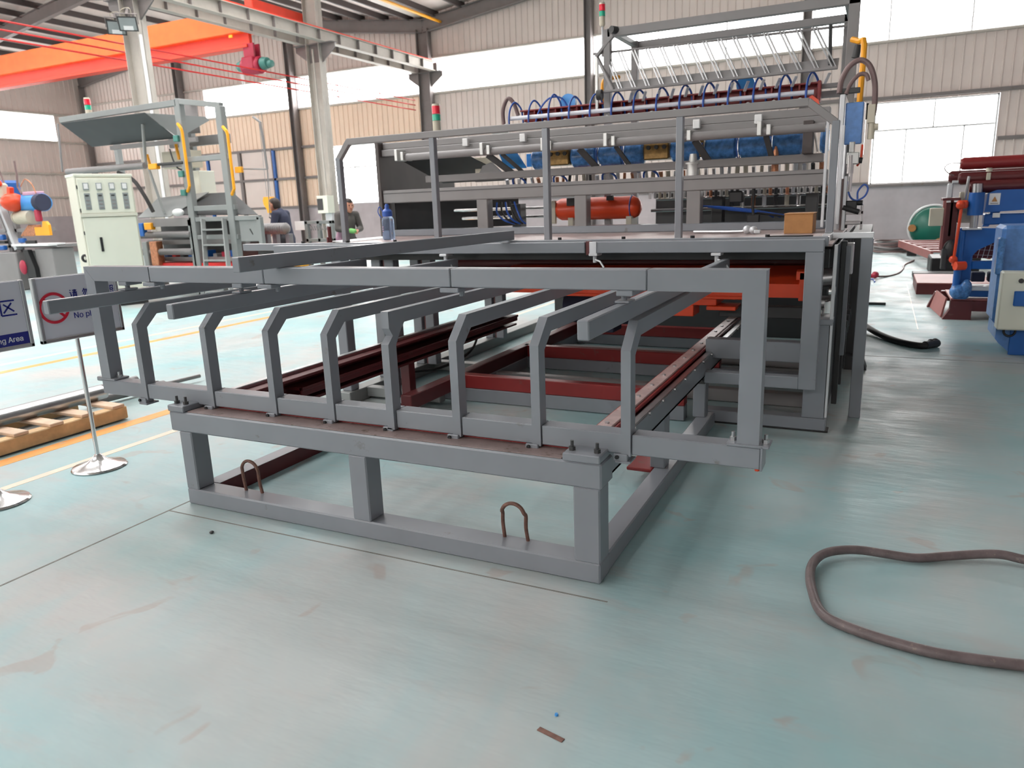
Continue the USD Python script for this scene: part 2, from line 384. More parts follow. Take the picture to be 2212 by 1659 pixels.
# daylight band, pane by pane between the columns
WN = [0]
def window(x0, x1, z0, z1, mull, y=YB, frame=0.05, axis='x', trans=None, sgn=1):
    """A window: frame, bars and lit panes. mull: list of (x fractions, z0 fraction, z1 fraction) rows."""
    WN[0] += 1
    w = f'/World/window_{WN[0]}'; used.add(w); UsdGeom.Xform.Define(stage, w); origin[w] = np.zeros(3); tag(stage.GetPrimAtPath(w), kind=S)
    def B(a0, a1, b0, b1, d0, d1, c=0.004):
        return box(a0, a1, y + sgn * d0, y + sgn * d1, b0, b1, c) if axis == 'x' else box(y + sgn * d0, y + sgn * d1, a0, a1, b0, b1, c)
    f = frame
    part(w, 'window_frame', [B(x0, x1, z0, z0 + f, -.05, .06), B(x0, x1, z1 - f, z1, -.05, .06), B(x0, x0 + f, z0, z1, -.05, .06), B(x1 - f, x1, z0, z1, -.05, .06)], 'white')
    for xs, r0, r1 in mull:
        za, zb = z0 + (z1 - z0) * r0, z0 + (z1 - z0) * r1
        if r1 < 1: part(w, 'glazing_bar', B(x0, x1, zb - .03, zb + .03, -.03, .05), 'white')
        e = [0.0] + list(xs) + [1.0]
        for q in xs: part(w, 'glazing_bar', B(x0 + (x1 - x0) * q - .022, x0 + (x1 - x0) * q + .022, za, zb, -.03, .05), 'white')
        for q0, q1 in zip(e[:-1], e[1:]):
            pb = B(x0 + (x1 - x0) * q0, x0 + (x1 - x0) * q1, za, zb, .02, .03, .001).bounds; part(w, 'pane', trimesh.creation.box(bounds=pb), 'daylight', smooth=False)
    return w
for a, b in zip(COLS[:-1], COLS[1:]):
    if a < -30: a = -35.8
    x0 = a + 0.15 if a != -22.6 else a + .15
    if a == -29.2: window(-27.9, b - .15, BZ0, BZ1, [((0.33, 0.66), 0, 1)], frame=.03)
    elif a > -30: window(a + .15, b - .15, BZ0, BZ1, [((0.33, 0.66), 0, 1)], frame=.03)
part(wb, 'cladding_panel', ribbed(-36, -27.9, BZ0, BZ1, YB + 0.02), 'siding')
window(-0.4, 2.76, 1.68, 4.05, [((0.28, 0.75), 0, .66), ((0.5,), .66, 1)])
window(-21.1, -18.52, 1.8, 4.1, [((0.5,), 0, .62), ((0.5,), .62, 1)])

wl = thing('wall_left', None, None, kind=S)
part(wl, 'masonry_base', box(XL - .2, XL, YF, YB, 0, 1.7), 'plaster')
part(wl, 'cladding_panel', ribbed(YF, YB, 1.7, 5.2, XL - .02, -1, axis='y'), 'siding')
part(wl, 'cladding_panel', ribbed(YF, YB, 6.4, 9.2, XL - .02, -1, axis='y'), 'siding')
part(wl, 'cladding_panel', ribbed(24.2, YB, 5.2, 6.4, XL - .02, -1, axis='y'), 'siding')
for z in (5.17, 6.43, 3.7, 2.6): part(wl, 'girt', box(XL, XL + .09, YF, YB, z - .04, z + .04), 'hall_cream')
for a in (-12.8, -6.2, 0.4, 7.0, 13.6): window(a, a + 6.2 if a < 13 else 24.2, 5.2, 6.4, [((0.33, 0.66), 0, 1)], y=XL, axis='y', sgn=-1, frame=.03)
wr = thing('wall_right', None, None, kind=S)
part(wr, 'masonry_base', box(XR, XR + .2, YF, YB, 0, 1.7), 'plaster'); part(wr, 'cladding_panel', ribbed(YF, YB, 1.7, 9.2, XR + .02, 1, axis='y'), 'grey_far')
wf = thing('wall_front', None, None, kind=S)
part(wf, 'masonry_base', [box(XL, -14, YF - .2, YF, 0, 1.7), box(-9, XR, YF - .2, YF, 0, 1.7)], 'plaster')
part(wf, 'cladding_panel', [ribbed(XL, -14, 1.7, 5.75, YF - .02, -1), ribbed(-9, XR, 1.7, 5.75, YF - .02, -1), ribbed(XL, XR, 6.98, 9.9, YF - .02, -1), ribbed(-14, -9, 5.0, 5.75, YF - .02, -1)], 'siding')
for a, b in zip(COLS[:-1], COLS[1:]): window(a + .1, b - .1, BZ0, BZ1, [((0.33, 0.66), 0, 1)], y=YF, sgn=-1, frame=.03)
d1 = '/World/door_1'; used.add(d1); UsdGeom.Xform.Define(stage, d1); origin[d1] = np.zeros(3); tag(stage.GetPrimAtPath(d1), kind=S)
for k in range(4): part(d1, 'leaf', box(-14 + k * 1.25, -12.77 + k * 1.25, YF - .1, YF - .04, 0.02, 5.0), 'hall_cream')
for k in range(4): part(d1, 'glazing', trimesh.creation.box(bounds=[[-13.8 + k * 1.25, YF - .035, 2.6], [-12.97 + k * 1.25, YF - .03, 4.7]]), 'daylight', smooth=False)

ce = thing('ceiling', None, None, kind=S)
def roof_slope(xa, xb):
    za, zb = roof_z(xa + 1e-4) + 0.66, roof_z(xb - 1e-4) + 0.66
    return xa, xb, za, zb
for xa, xb in ((XL, RIDGE_L), (RIDGE_L, VALLEY), (VALLEY, RIDGE_R), (RIDGE_R, XR)):
    xa, xb, za, zb = roof_slope(xa, xb)
    ys = {XL: [YF, -6, -4.8, 2, 3.2, 8.6, 9.8, 12.2, 13.6, YB], RIDGE_L: [YF, -6, -4.8, 2, 3.2, 8.6, 9.8, 12.2, 13.6, 15.0, 16.2, YB], VALLEY: [YF, -7.4, -6.0, -1.6, -0.2, 2.6, 4.6, 7.0, 9.0, 11.0, 13.0, 15.0, 16.6, YB], RIDGE_R: [YF, YB]}[xa]
    for i in range(len(ys) - 1):
        if i % 2 == 0:
            part(ce, 'roof_sheet', slab([(xa, ys[i], za), (xb, ys[i], zb), (xb, ys[i + 1], zb), (xa, ys[i + 1], za)], .03), 'roof_sheet')
        else:
            part(ce, 'skylight', slab([(xa, ys[i], za), (xb, ys[i], zb), (xb, ys[i + 1], zb), (xa, ys[i + 1], za)], .03), 'daylight')
    n = int(round(abs(xb - xa) / 1.25))
    for i in range(n + 1):
        x = xa + (xb - xa) * (i + .5) / (n + 1); z = za + (zb - za) * (i + .5) / (n + 1) - .12
        part(ce, 'purlin', box(x - .04, x + .04, YF, YB, z - .1, z + .1), 'purlin_dark')
tr = thing('trim_1', None, None, kind=S)
part(tr, 'valley_gutter', [box(VALLEY - .25, VALLEY + .25, YF, YB, 8.42, 8.47), box(VALLEY - .27, VALLEY - .24, YF, YB, 8.42, 8.62), box(VALLEY + .24, VALLEY + .27, YF, YB, 8.42, 8.62)], 'hall_cream')
part(tr, 'gas_pipe', cyl((VALLEY + .8, YF, 8.15), (VALLEY + .8, YB, 8.15), .05), 'yellow')

def i_beam(p, q, h, b, tf=.02, tw=.014, up=(0, 0, 1)):
    p, q = np.asarray(p, float), np.asarray(q, float); _, s, u = frame_of(q - p, up)
    return [bar(p + u * (h / 2 - tf / 2), q + u * (h / 2 - tf / 2), b, tf, up), bar(p - u * (h / 2 - tf / 2), q - u * (h / 2 - tf / 2), b, tf, up), bar(p, q, tw, h - 2 * tf, up)]
FRAMES = [26.0, 19.5, 13.1, 6.5, -0.1, -6.7]
for y in FRAMES:
    yy = y - .22 if y == 26 else y
    r = thing('roof_beam', f'tapered steel roof rafter frame number {FRAMES.index(y)+1} from the back wall', 'roof beam', (VALLEY, yy, 7.85), kind=S)
    for xa, xb in ((XL, RIDGE_L), (RIDGE_L, VALLEY), (VALLEY, RIDGE_R), (RIDGE_R, XR)):
        za, zb = roof_z(xa + 1e-4), roof_z(xb - 1e-4)
        part(r, 'rafter', i_beam((xa, yy, za + .24), (xb, yy, zb + .24), .46, .2), 'hall_steel')
# wall columns on the back wall, and the free row that carries the runways
def column(x, y, top, w=.46, d=.26, mat='hall_steel', name='steel_column', label=None, group=None, y_axis=False):
    t = thing(name, label, 'column', (x, y, 0), kind=S, group=group)
    part(t, 'shaft', [box(x - w / 2, x - w / 2 + .02, y - d / 2, y + d / 2, 0, top), box(x + w / 2 - .02, x + w / 2, y - d / 2, y + d / 2, 0, top), box(x - w / 2, x + w / 2, y - .008, y + .008, 0, top)], mat)
    part(t, 'base_plate', box(x - w / 2 - .05, x + w / 2 + .05, y - d / 2 - .05, y + d / 2 + .05, 0, .025), mat)
    return t
WORD = {-36.0: 'in the far left corner of the hall', -29.2: 'on the back wall behind the grey two-tier machine', -22.6: 'on the back wall beside the cladding tinted with warm glow', -9.4: 'on the back wall behind the wire rack', -2.4: 'on the back wall seen through the wire rack', 4.2: 'in the right corner of the back wall'}
for x in COLS:
    if x == -16.0: continue
    column(x, YB - .2, roof_z(x) + .1, w=.24, d=.34, label='slim steel wall column ' + WORD[x])
CW = {26.0: 'against the back wall under the roof valley', 19.5: 'with a small cream switch box on it', 13.1: 'with two floodlights near its top', 6.5: 'left of the picture', -0.1: 'beside the camera row', -6.7: 'behind the camera'}
for y in FRAMES:
    yy = y - .2 if y == 26 else y
    t = column(VALLEY, yy, 8.0, w=.5, d=.30, mat='hall_cream' if y < 25 else 'hall_steel', label='steel H column carrying crane runways, ' + CW[y])
    part(t, 'bracket', prism([(VALLEY - .75, 6.47), (VALLEY + .75, 6.47), (VALLEY + .75, 6.3), (VALLEY + .25, 5.95), (VALLEY - .25, 5.95), (VALLEY - .75, 6.3)], yy - .02, yy + .02), 'hall_steel')
    part(t, 'bracket_plate', box(VALLEY - .75, VALLEY + .75, yy - .14, yy + .14, 6.45, 6.48), 'hall_steel')
for x, word in ((VALLEY + .42, 'right'), (VALLEY - .42, 'left')):
    t = thing('crane_runway', f'steel crane runway beam with stiffeners and a red rail on the {word} side of the column row', 'crane runway', (x, YF, 6.48), kind=S)
    part(t, 'beam', i_beam((x, YF + .2, 6.64), (x, YB - .3, 6.64), .33, .22), 'hall_cream')
    part(t, 'rail', box(x - .05, x + .05, YF + .2, YB - .25, 6.805, 6.86), 'crane_orange_deep')
    for i in range(25):
        y = 3.0 + i * .95; part(t, 'stiffener', box(x - .105, x + .105, y, y + .012, 6.5, 6.79), 'hall_steel')
for i, z in enumerate((5.52, 5.34, 5.16)):
    solo('conductor_bar', cyl((-16.48, YF + .5, z), (-16.48, YB - .3, z), .02, 6), 'signal_red', ['thin red crane conductor bar, topmost of three', 'thin red crane conductor bar, middle of three', 'thin red crane conductor bar, lowest of three'][i], 'conductor bar')

# orange bridge crane in the left bay
g = thing('bridge_crane', 'orange overhead bridge crane girder spanning the left bay', 'crane', (-26, 17.8, 6.86))
part(g, 'girder', box(-35.4, -16.75, 17.55, 18.05, 6.62, 7.26, .02), 'crane_orange')
part(g, 'lower_flange', box(-35.4, -16.95, 17.62, 17.98, 6.22, 6.30, .01), 'crane_orange_deep')
part(g, 'lower_web', box(-35.4, -16.95, 17.74, 17.86, 6.28, 6.64, .005), 'crane_orange_deep')
part(g, 'end_carriage', box(-16.57, -16.27, 17.3, 19.9, 6.90, 7.36, .02), 'crane_orange_deep')
part(g, 'end_carriage', box(-35.75, -35.4, 16.6, 19.1, 6.88, 7.12, .02), 'crane_orange_deep')
part(g, 'end_bracket', box(-16.95, -16.5, 17.6, 18.0, 6.66, 7.1, .01), 'crane_orange_deep')
for y in (17.6, 19.6): part(g, 'wheel', cyl((-16.47, y, 6.9), (-16.37, y, 6.9), .06), 'grey_dark')
part(g, 'warning_tab', box(-17.5, -17.36, 17.50, 17.54, 6.5, 6.58), 'yellow')
h = thing('electric_hoist', 'crimson electric wire hoist with teal ends under the orange crane girder', 'hoist', (-16.95, 17.8, 6.2))
part(h, 'trolley', [box(-17.15, -16.75, 17.66, 17.72, 5.95, 6.32), box(-17.15, -16.75, 17.88, 17.94, 5.95, 6.32)], 'hoist_crimson')
part(h, 'drum', lathe([(0, -.34), (.21, -.34), (.24, -.3), (.24, .3), (.21, .34), (0, .34)], 20, (-16.95, 17.8, 5.72), 'x'), 'hoist_crimson')
part(h, 'guard', box(-17.18, -16.72, 17.55, 18.05, 5.6, 5.95, .03), 'hoist_crimson')
part(h, 'motor', lathe([(0, 0), (.16, 0), (.18, .05), (.15, .22), (0, .26)], 16, (-16.6, 17.8, 5.75), 'x'), 'teal_cap')
part(h, 'motor', lathe([(0, 0), (.10, 0), (.11, .05), (.09, .14), (0, .16)], 16, (-16.36, 17.8, 5.72), 'x'), 'teal_cap')
part(h, 'gearbox', lathe([(0, -.26), (.13, -.22), (.18, -.05), (.16, 0), (0, 0)], 16, (-17.29, 17.8, 5.75), 'x'), 'teal_cap')
part(h, 'limit_rod', [cyl((-17.5, 17.8, 5.74), (-17.44, 17.8, 5.2), .016, 6), cyl((-17.42, 17.8, 5.7), (-17.36, 17.8, 5.2), .016, 6)], 'white')

def floodlight(x, y, z, yaw, label, fallen):
    t = thing('floodlight', label, 'floodlight', (x, y, z), rotz=0)
    a = trimesh.transformations.rotation_matrix(yaw, [0, 0, 1]); b = trimesh.transformations.rotation_matrix(.55, [1, 0, 0])
    def put(m): m.apply_transform(b); m.apply_transform(a); m.apply_translation((x, y, z)); return m
    part(t, 'housing', put(trimesh.convex.convex_hull(np.array([(sx * w, d, sz * w * .8) for w, d in ((.2, -.06), (.12, .12)) for sx in (-1, 1) for sz in (-1, 1)]))), 'grey_dark')
    part(t, 'glass', put(box(-.17, .17, -.07, -.062, -.13, .13)), 'glass_grey'); part(t, 'reflector', put(box(-.10, .10, -.075, -.071, -.13, -.04)), 'white')
    part(t, 'bracket', put(cat(box(-.22, -.205, -.02, .02, -.02, .2), box(.205, .22, -.02, .02, -.02, .2), box(-.22, .22, -.02, .02, .19, .205), box(-.03, .03, 0, .42, .15, .2))), 'hall_steel')
    part(t, 'cable', put(tube([(0, .1, .05), (-.1, .05, .25), (.1, 0, .3), (.05, 0, -.1)], .008, 6, 5)), 'beige')
floodlight(-16.0, 12.62, 5.75, .9, 'dark floodlight hanging on the left of the runway column', 0)
floodlight(-15.60, 12.62, 5.78, .75, 'floodlight with bright reflector hanging on the right of the runway column', 0)
sb = thing('switch_box', 'small cream electric switch box mounted on a runway column', 'switch box', (-15.75, 19.2, 1.45))
part(sb, 'case', box(-16.08, -15.66, 19.0, 19.33, 1.43, 1.97, .01), 'cabinet_cream'); part(sb, 'window', box(-16.06, -15.84, 18.985, 19.0, 1.53, 1.88), 'grey_dark', 'dark glazed front of the box')
part(sb, 'conduit', tube([(-15.86, 19.25, 1.97), (-15.9, 19.28, 4.0), (-15.95, 19.3, 6.3)], .03, 8), 'hall_cream')
part(sb, 'trunking', box(-15.95, -15.7, 19.2, 19.35, .2, 1.43), 'steel_pale')
solo('conduit', tube([(-15.62, 12.93, 1.0), (-15.62, 12.93, 4.5), (-15.66, 12.95, 5.6)], .035, 8), 'white', 'white conduit running up the column with floodlights', 'conduit')

# ================================================================ TRACK STAND in front
ts = thing('track_stand', 'low grey steel stand with dark red rails in front of the mesh machine', 'machine stand', (-2.1, 2.62, 0))
part(ts, 'top_beam', box(-3.285, -0.9, 2.56, 2.70, .405, .512, .007), 'grey')
part(ts, 'track_plate', box(-3.16, -1.07, 2.572, 2.69, .512, .516, .001), 'track_dirty', 'pinkish brown worn top strip'); part(ts, 'back_strip', box(-3.16, -1.07, 2.69, 2.70, .512, .528, .002), 'oxide_bright', 'thin red strip behind the beam')
part(ts, 'bottom_beam', box(-3.232, -0.908, 2.56, 2.68, 0, .088, .007), 'grey')
for x0, x1 in ((-3.232, -3.145), (-2.13, -2.03), (-1.02, -0.908)):
    part(ts, 'leg', box(x0, x1, 2.562, 2.672, .086, .407, .006), 'grey')
for x0, x1 in ((-3.285, -3.17), (-1.06, -0.905)):
    part(ts, 'bolt_plate', box(x0, x1, 2.555, 2.70, .512, .545, .004), 'grey')
    part(ts, 'bolt', [cat(cyl((x, 2.60, .545), (x, 2.60, .56), .014, 6), cyl((x, 2.60, .56), (x, 2.60, .585), .007, 8)) for x in (x0 + .025, x1 - .025)], 'grey_dark')
def hoop(x, lean):
    r, hgt = .055, .175
    pts = [(x - r, 2.655, .085), (x - r - .004, 2.65, .16), (x - r, 2.645, .205)] + [(x - r * math.cos(a), 2.643 - lean * .01, .205 + r * math.sin(a)) for a in np.linspace(.3, math.pi - .3, 7)] + [(x + r, 2.645, .205), (x + r - .004, 2.65, .15), (x + r + .002, 2.655, .085)]
    part(ts, 'lifting_hoop', tube(pts, .0085, 8, 3), 'rust', 'rusty bent round-bar lifting hoop')
hoop(-2.845, 0); hoop(-1.325, 1)
# left side: oxide bottom channel and rail
part(ts, 'side_beam', box(-3.215, -3.115, 2.68, 5.0, 0, .086, .003), 'oxide', 'dark red beam along the floor'); part(ts, 'side_beam_top', box(-3.217, -3.118, 2.68, 5.0, .086, .089, .001), 'grey')  # grey cover on the red beam imitates light reflected off its top
part(ts, 'side_beam', box(-1.01, -0.912, 2.68, 4.9, 0, .088, .006), 'grey')
def rail(x0, x1, side):
    s = 1 if side == 'right' else -1
    a, b = (x0, x1)
    web = [box(a, a + .014, 2.72, 6.4, .40, .53, .002), box(a, b, 2.72, 6.4, .40, .414, .002), box(a, b, 2.72, 6.4, .516, .53, .002), box(a, b, 2.72, 6.4, .455, .470, .002)]
    return web
part(ts, 'rail_channel', [box(-3.24, -3.10, 2.72, 6.4, .512, .53, .003), box(-3.24, -3.226, 2.72, 6.4, .36, .53, .002), box(-3.24, -3.10, 2.72, 6.4, .36, .378, .003), box(-3.24, -3.08, 3.35, 6.4, .44, .462, .003), box(-3.11, -3.09, 3.35, 6.4, .405, .462, .003)], 'oxide', 'dark red channel with flanges')
part(ts, 'rail', box(-3.225, -3.185, 2.74, 6.4, .528, .552, .004), 'steel', 'worn bright track strip')
part(ts, 'rail_post', [box(-3.20, -3.12, 4.55, 4.63, .088, .362)], 'oxide'); part(ts, 'rail_post', [box(-3.31, -3.235, 4.52, 4.60, .0, .40)], 'grey')
part(ts, 'rail_channel', [box(-1.10, -1.0, 2.70, 6.4, .492, .51, .003), box(-1.09, -1.075, 2.72, 6.4, .40, .5, .002), box(-1.1, -1.0, 2.72, 6.4, .40, .416, .003)], 'oxide_bright', 'red inner channel of the right rail')
part(ts, 'rail', box(-1.085, -1.015, 2.70, 6.4, .508, .52, .003), 'rail_top', 'pink primed track strip with worn patches')
part(ts, 'rail', box(-0.995, -0.955, 2.70, 6.4, .468, .488, .003), 'steel', 'bright angle iron beside the rail')
part(ts, 'rail_web', [box(-0.965, -0.95, 2.70, 6.4, .37, .48, .002), box(-1.0, -0.95, 2.70, 6.4, .37, .385, .002)], 'grey')
for i in range(14):
    y = 2.82 + i * .25
    part(ts, 'rail_bolt', [cyl((-1.05, y, .518), (-1.05, y, .527), .011, 6), cyl((-.962, y + .1, .478), (-.944, y + .1, .478), .008, 6)], 'steel')
for y in (3.72, 4.75): part(ts, 'rail_post', box(-1.03, -0.95, y, y + .10, .086, .375, .005), 'grey')
part(ts, 'tie_plate', box(-1.15, -1.01, 3.68, 3.95, .07, .089), 'oxide_bright', 'short red tie plate near the floor')

# ================================================================ TROLLEY with curved arms
tb = thing('mesh_trolley', 'grey rectangular steel trolley frame with a row of bent arms, on the stand', 'trolley frame', (-2.15, 2.7, .53))
ARMX = [-3.596, -3.089, -2.663, -2.302, -1.954, -1.613, -1.234, -0.852]; AW = .042
edges = [-3.93] + [a + AW for a in ARMX] + [-0.33]
starts = [-3.93] + [a + AW for a in ARMX]
ends = [a + AW - .0025 for a in ARMX] + [-0.33]
for a, b in zip(starts, ends): part(tb, 'bottom_beam', box(a, b, 2.66, 2.745, .530, .612, .004), 'grey')
for a, b in ((-3.925, -3.41), (-3.407, -2.62), (-2.617, -1.59), (-1.587, -.755), (-.752, -.334)):
    if a == -3.925: part(tb, 'top_beam', prism([(a, 1.25), (b, 1.25), (b, 1.172), (a + .076, 1.172)], 2.66, 2.74), 'grey', smooth=20)
    elif b == -.334: part(tb, 'top_beam', prism([(a, 1.25), (b, 1.25), (b - .079, 1.172), (a, 1.172)], 2.66, 2.74), 'grey', smooth=20)
    else: part(tb, 'top_beam', box(a, b, 2.66, 2.74, 1.172, 1.250, .004), 'grey')
for a, b in ((-3.925, -3.85), (-0.415, -0.337)):
    part(tb, 'post', prism([(a, .612), (b, .612), (b, 1.170 if a < -2 else 1.2485), (a, 1.2485 if a < -2 else 1.170)], 2.6605, 2.7395), 'grey', smooth=20)
    m = (a + b) / 2
    part(tb, 'post_foot', box(m - .075, m + .075, 2.655, 2.75, .612, .622, .002), 'grey')
    part(tb, 'bolt', [cat(cyl((m + d, 2.70, .622), (m + d, 2.70, .636), .013, 6), cyl((m + d, 2.70, .636), (m + d, 2.70, .655), .007, 8)) for d in (-.058, .058)], 'steel')
part(tb, 'end_cap', box(-0.33, -0.322, 2.655, 2.75, .526, .62, .002), 'grey'); part(tb, 'end_bolt', cyl((-.345, 2.70, .53), (-.345, 2.70, .512), .009, 6), 'orange_red')
part(tb, 'bracket', box(-3.98, -3.90, 2.665, 2.75, .60, .625, .004), 'grey')
def arm(i, x):
    x0, x1 = x, x + AW - .003; h = .062
    if i != 4:
        prof = [(2.655, .524), (2.655, .945), (2.757, 1.046), (4.76, 1.046), (4.76, 1.046 - h), (2.79, 1.046 - h), (2.655 + h, .918), (2.655 + h, .524)]
    else:
        prof = [(2.645, .524), (2.645, .915), (2.685, .95), (2.66, .985), (2.66, 1.06), (4.76, 1.06), (4.76, 1.06 - h), (2.78, 1.06 - h), (2.735, .95), (2.705, .905), (2.705, .524)]
    p = part(tb, 'arm', prism(prof, x0, x1, 'yz'), 'grey', smooth=20)
    part(tb, 'arm_clamp', [box(x - .028, x + AW * .7, 2.645, 2.70, .503, .532, .003), box(x - .02, x + AW, 2.64, 2.72, .497, .506, .002)], 'grey')
    part(tb, 'clamp_bolt', cyl((x - .012, 2.637, .521), (x - .012, 2.65, .521), .008, 8), 'black')
for i, x in enumerate(ARMX): arm(i, x)
for i, (x, y0, y1) in enumerate([(-3.66, 2.24, 4.8), (-2.83, 2.27, 4.8), (-.872, 2.25, 4.8)]):
    q = part(tb, 'guide_tube', box(x, x + .042, y0, y1, 1.055, 1.123, .004), 'grey')
    xx = x + .09
    part(tb, 'guide_hanger', [box(x + .0, x + .065, 2.66, 2.76, 1.150, 1.172, .003), cyl((x + .02, 2.70, 1.12), (x + .02, 2.70, 1.152), .012, 8), box(x - .005, x + .05, 2.66, 2.74, 1.124, 1.133, .002)], 'grey')
for x in (-3.42, -2.62, -1.60): part(tb, 'hanger_plate', [box(x - .04, x + .05, 2.655, 2.72, 1.150, 1.170, .003), cyl((x + .03, 2.72, 1.13), (x + .03, 2.72, 1.16), .012, 8)], 'grey')

lt = solo('loose_square_tube', bar((-2.535, 2.42, 1.283), (-2.37, 4.86, 1.283), .045, .066, c=.003), 'grey', 'long loose grey square tube lying across the top of the trolley frame', 'steel tube')

# ================================================================ MESH WELDING MACHINE
mw = thing('mesh_welder', 'large grey wire mesh welding machine with table, guard rail and blue hoses', 'machine', (-2.4, 6.0, 0))
# U frame in front
part(mw, 'front_beam', box(-4.5, -1.765, 4.72, 4.80, 1.163, 1.236, .004), 'grey'); part(mw, 'front_beam', box(-1.73, -0.285, 4.72, 4.80, 1.163, 1.236, .004), 'grey')
part(mw, 'beam_joint', [box(-1.76, -1.735, 4.73, 4.79, 1.15, 1.24, .002)], 'oxide', 'rusty beam joint'); part(mw, 'beam_joint', box(-1.73, -1.68, 4.713, 4.725, 1.16, 1.238, .002), 'steel_pale')
part(mw, 'front_leg', box(-0.385, -0.285, 4.722, 4.798, .33, 1.165, .004), 'grey')
part(mw, 'front_foot_beam', box(-0.955, -0.385, 4.722, 4.798, .33, .405, .004), 'grey'); part(mw, 'foot_plate', [box(-1.0, -0.95, 4.725, 4.80, .32, .41, .003), cyl((-.97, 4.72, .345), (-.97, 4.70, .345), .012, 8), cyl((-.97, 4.72, .39), (-.97, 4.70, .39), .012, 8)], 'grey_dark')
for x in (-2.86, -1.70, -.90): part(mw, 'hanger', [box(x - .03, x + .03, 4.70, 4.80, 1.145, 1.163, .003), cyl((x, 4.74, 1.10), (x, 4.74, 1.15), .014, 8), tube([(x + .01, 4.72, 1.12), (x + .05, 4.70, 1.11), (x + .08, 4.69, 1.07)], .007, 6)], 'steel_pale')
# base grid
part(mw, 'base_leg', box(-0.372, -0.232, 4.95, 5.07, .09, .70, .004), 'grey'); part(mw, 'base_leg', box(-.372, -.232, 6.9, 7.02, .09, 1.17, .004), 'grey')
part(mw, 'leg_cap', box(-0.40, -0.222, 4.93, 5.09, .70, .735, .003), 'grey')
part(mw, 'base_beam', box(-1.0, -0.225, 4.94, 5.06, .012, .09, .005), 'grey'); part(mw, 'base_pad', box(-1.0, -.21, 4.945, 5.05, 0, .012, .002), 'rubber')
part(mw, 'base_beam', box(-1.0, -.372, 4.96, 5.06, .445, .575, .005), 'grey')
part(mw, 'base_beam', box(-1.0, -.372, 5.4, 5.5, .66, .74, .005), 'grey_dark')
part(mw, 'base_side', box(-.36, -.235, 5.06, 8.6, 0.01, .11, .005), 'grey')
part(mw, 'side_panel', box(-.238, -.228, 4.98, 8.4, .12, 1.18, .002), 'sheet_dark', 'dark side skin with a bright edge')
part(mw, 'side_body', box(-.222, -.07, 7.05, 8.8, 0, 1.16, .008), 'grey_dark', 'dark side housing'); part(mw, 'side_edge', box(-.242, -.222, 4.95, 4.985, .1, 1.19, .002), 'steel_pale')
part(mw, 'side_upright', [box(-.225, -.19, y, y + .06, .05, 1.18, .003) for y in (5.5, 6.1, 6.7)], 'grey_dark')
for y in (4.9, 6.15, 7.45):
    x1 = -1.12 if y < 5 else -.36
    part(mw, 'cross_beam', box(-3.18 if y < 5 else -2.95, x1, y, y + .09, 0.004, .108, .005), 'grey')
    part(mw, 'cross_beam', box(-2.93, -1.12, y, y + .085, .11, .215, .005), 'oxide_bright', 'red painted square tube')
for y in (5.5, 6.8): part(mw, 'cross_beam', box(-2.9, -.36, y, y + .08, .004, .10, .005), 'grey_far')
part(mw, 'inner_beam', box(-2.97, -2.88, 4.2, 8.6, .11, .215, .005), 'oxide', 'dark red lengthwise tube'); part(mw, 'inner_beam', box(-2.97, -2.88, 4.9, 8.6, .004, .108, .005), 'grey')
part(mw, 'outer_beam', box(-3.78, -3.66, 4.5, 9.0, 0, .10, .005), 'grey_pale'); part(mw, 'outer_beam', box(-3.66, -2.97, 5.75, 5.85, .02, .10, .005), 'grey_pale'); part(mw, 'outer_beam', box(-3.66, -2.97, 4.72, 4.80, .02, .10, .005), 'grey_pale')
for y in (4.55, 5.05, 5.62, 7.0):
    part(mw, 'side_leg', box(-3.77, -3.68, y, y + .10, .1, 1.17, .005), 'grey')
    if y > 4.6: part(mw, 'side_leg', box(-3.64, -3.55, y, y + .09, .1, 1.17, .005), 'grey'); part(mw, 'leg_strip', box(-3.665, -3.645, y + .02, y + .06, .1, 1.15), 'oxide')
part(mw, 'brace', bar((-3.7, 5.1, .85), (-3.7, 5.65, .85), .04, .05), 'grey_dark')
part(mw, 'cable', tube([(-3.4, 6.2, .35), (-3.35, 5.9, .18), (-3.5, 5.6, .08), (-3.6, 5.2, .12)], .012, 6, 5), 'rubber')
# table
part(mw, 'table_plate', box(-4.95, -0.25, 4.86, 7.02, 1.186, 1.2, .002), 'tabletop', 'brownish steel table plate')
part(mw, 'table_lip', box(-4.95, -0.27, 4.83, 4.90, 1.19, 1.246, .004), 'grey')
for i in range(9): part(mw, 'lip_bolt', cyl((-4.3 + i * .46, 4.86, 1.246), (-4.3 + i * .46, 4.86, 1.262), .014, 8), 'black')
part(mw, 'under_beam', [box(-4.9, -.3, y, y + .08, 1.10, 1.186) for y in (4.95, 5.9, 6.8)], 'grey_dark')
part(mw, 'under_panel', box(-3.5, -.3, 8.3, 8.33, .0, 1.19, .002), 'sheet_dark')  # sheet added to keep the view beneath the table dark
part(mw, 'roller', [cyl((-3.4, 5.75 + .25 * i, 1.02 - .02 * i), (-.42, 5.75 + .25 * i, 1.02 - .02 * i), .05, 12) for i in range(3)], 'oxide', 'dark red roller under the table')
part(mw, 'side_roller', [cyl((-.33, 5.3, .95), (-.25, 5.3, .95), .07, 14), cyl((-.33, 5.2, .80), (-.25, 5.2, .80), .05, 14)], 'steel')
part(mw, 'side_fitting', [box(-.28, -.24, 5.0, 5.06, .76, .84), box(-.3, -.24, 5.06, 5.12, .72, .78), cyl((-.26, 5.02, .9), (-.22, 5.02, .9), .03)], 'chrome')
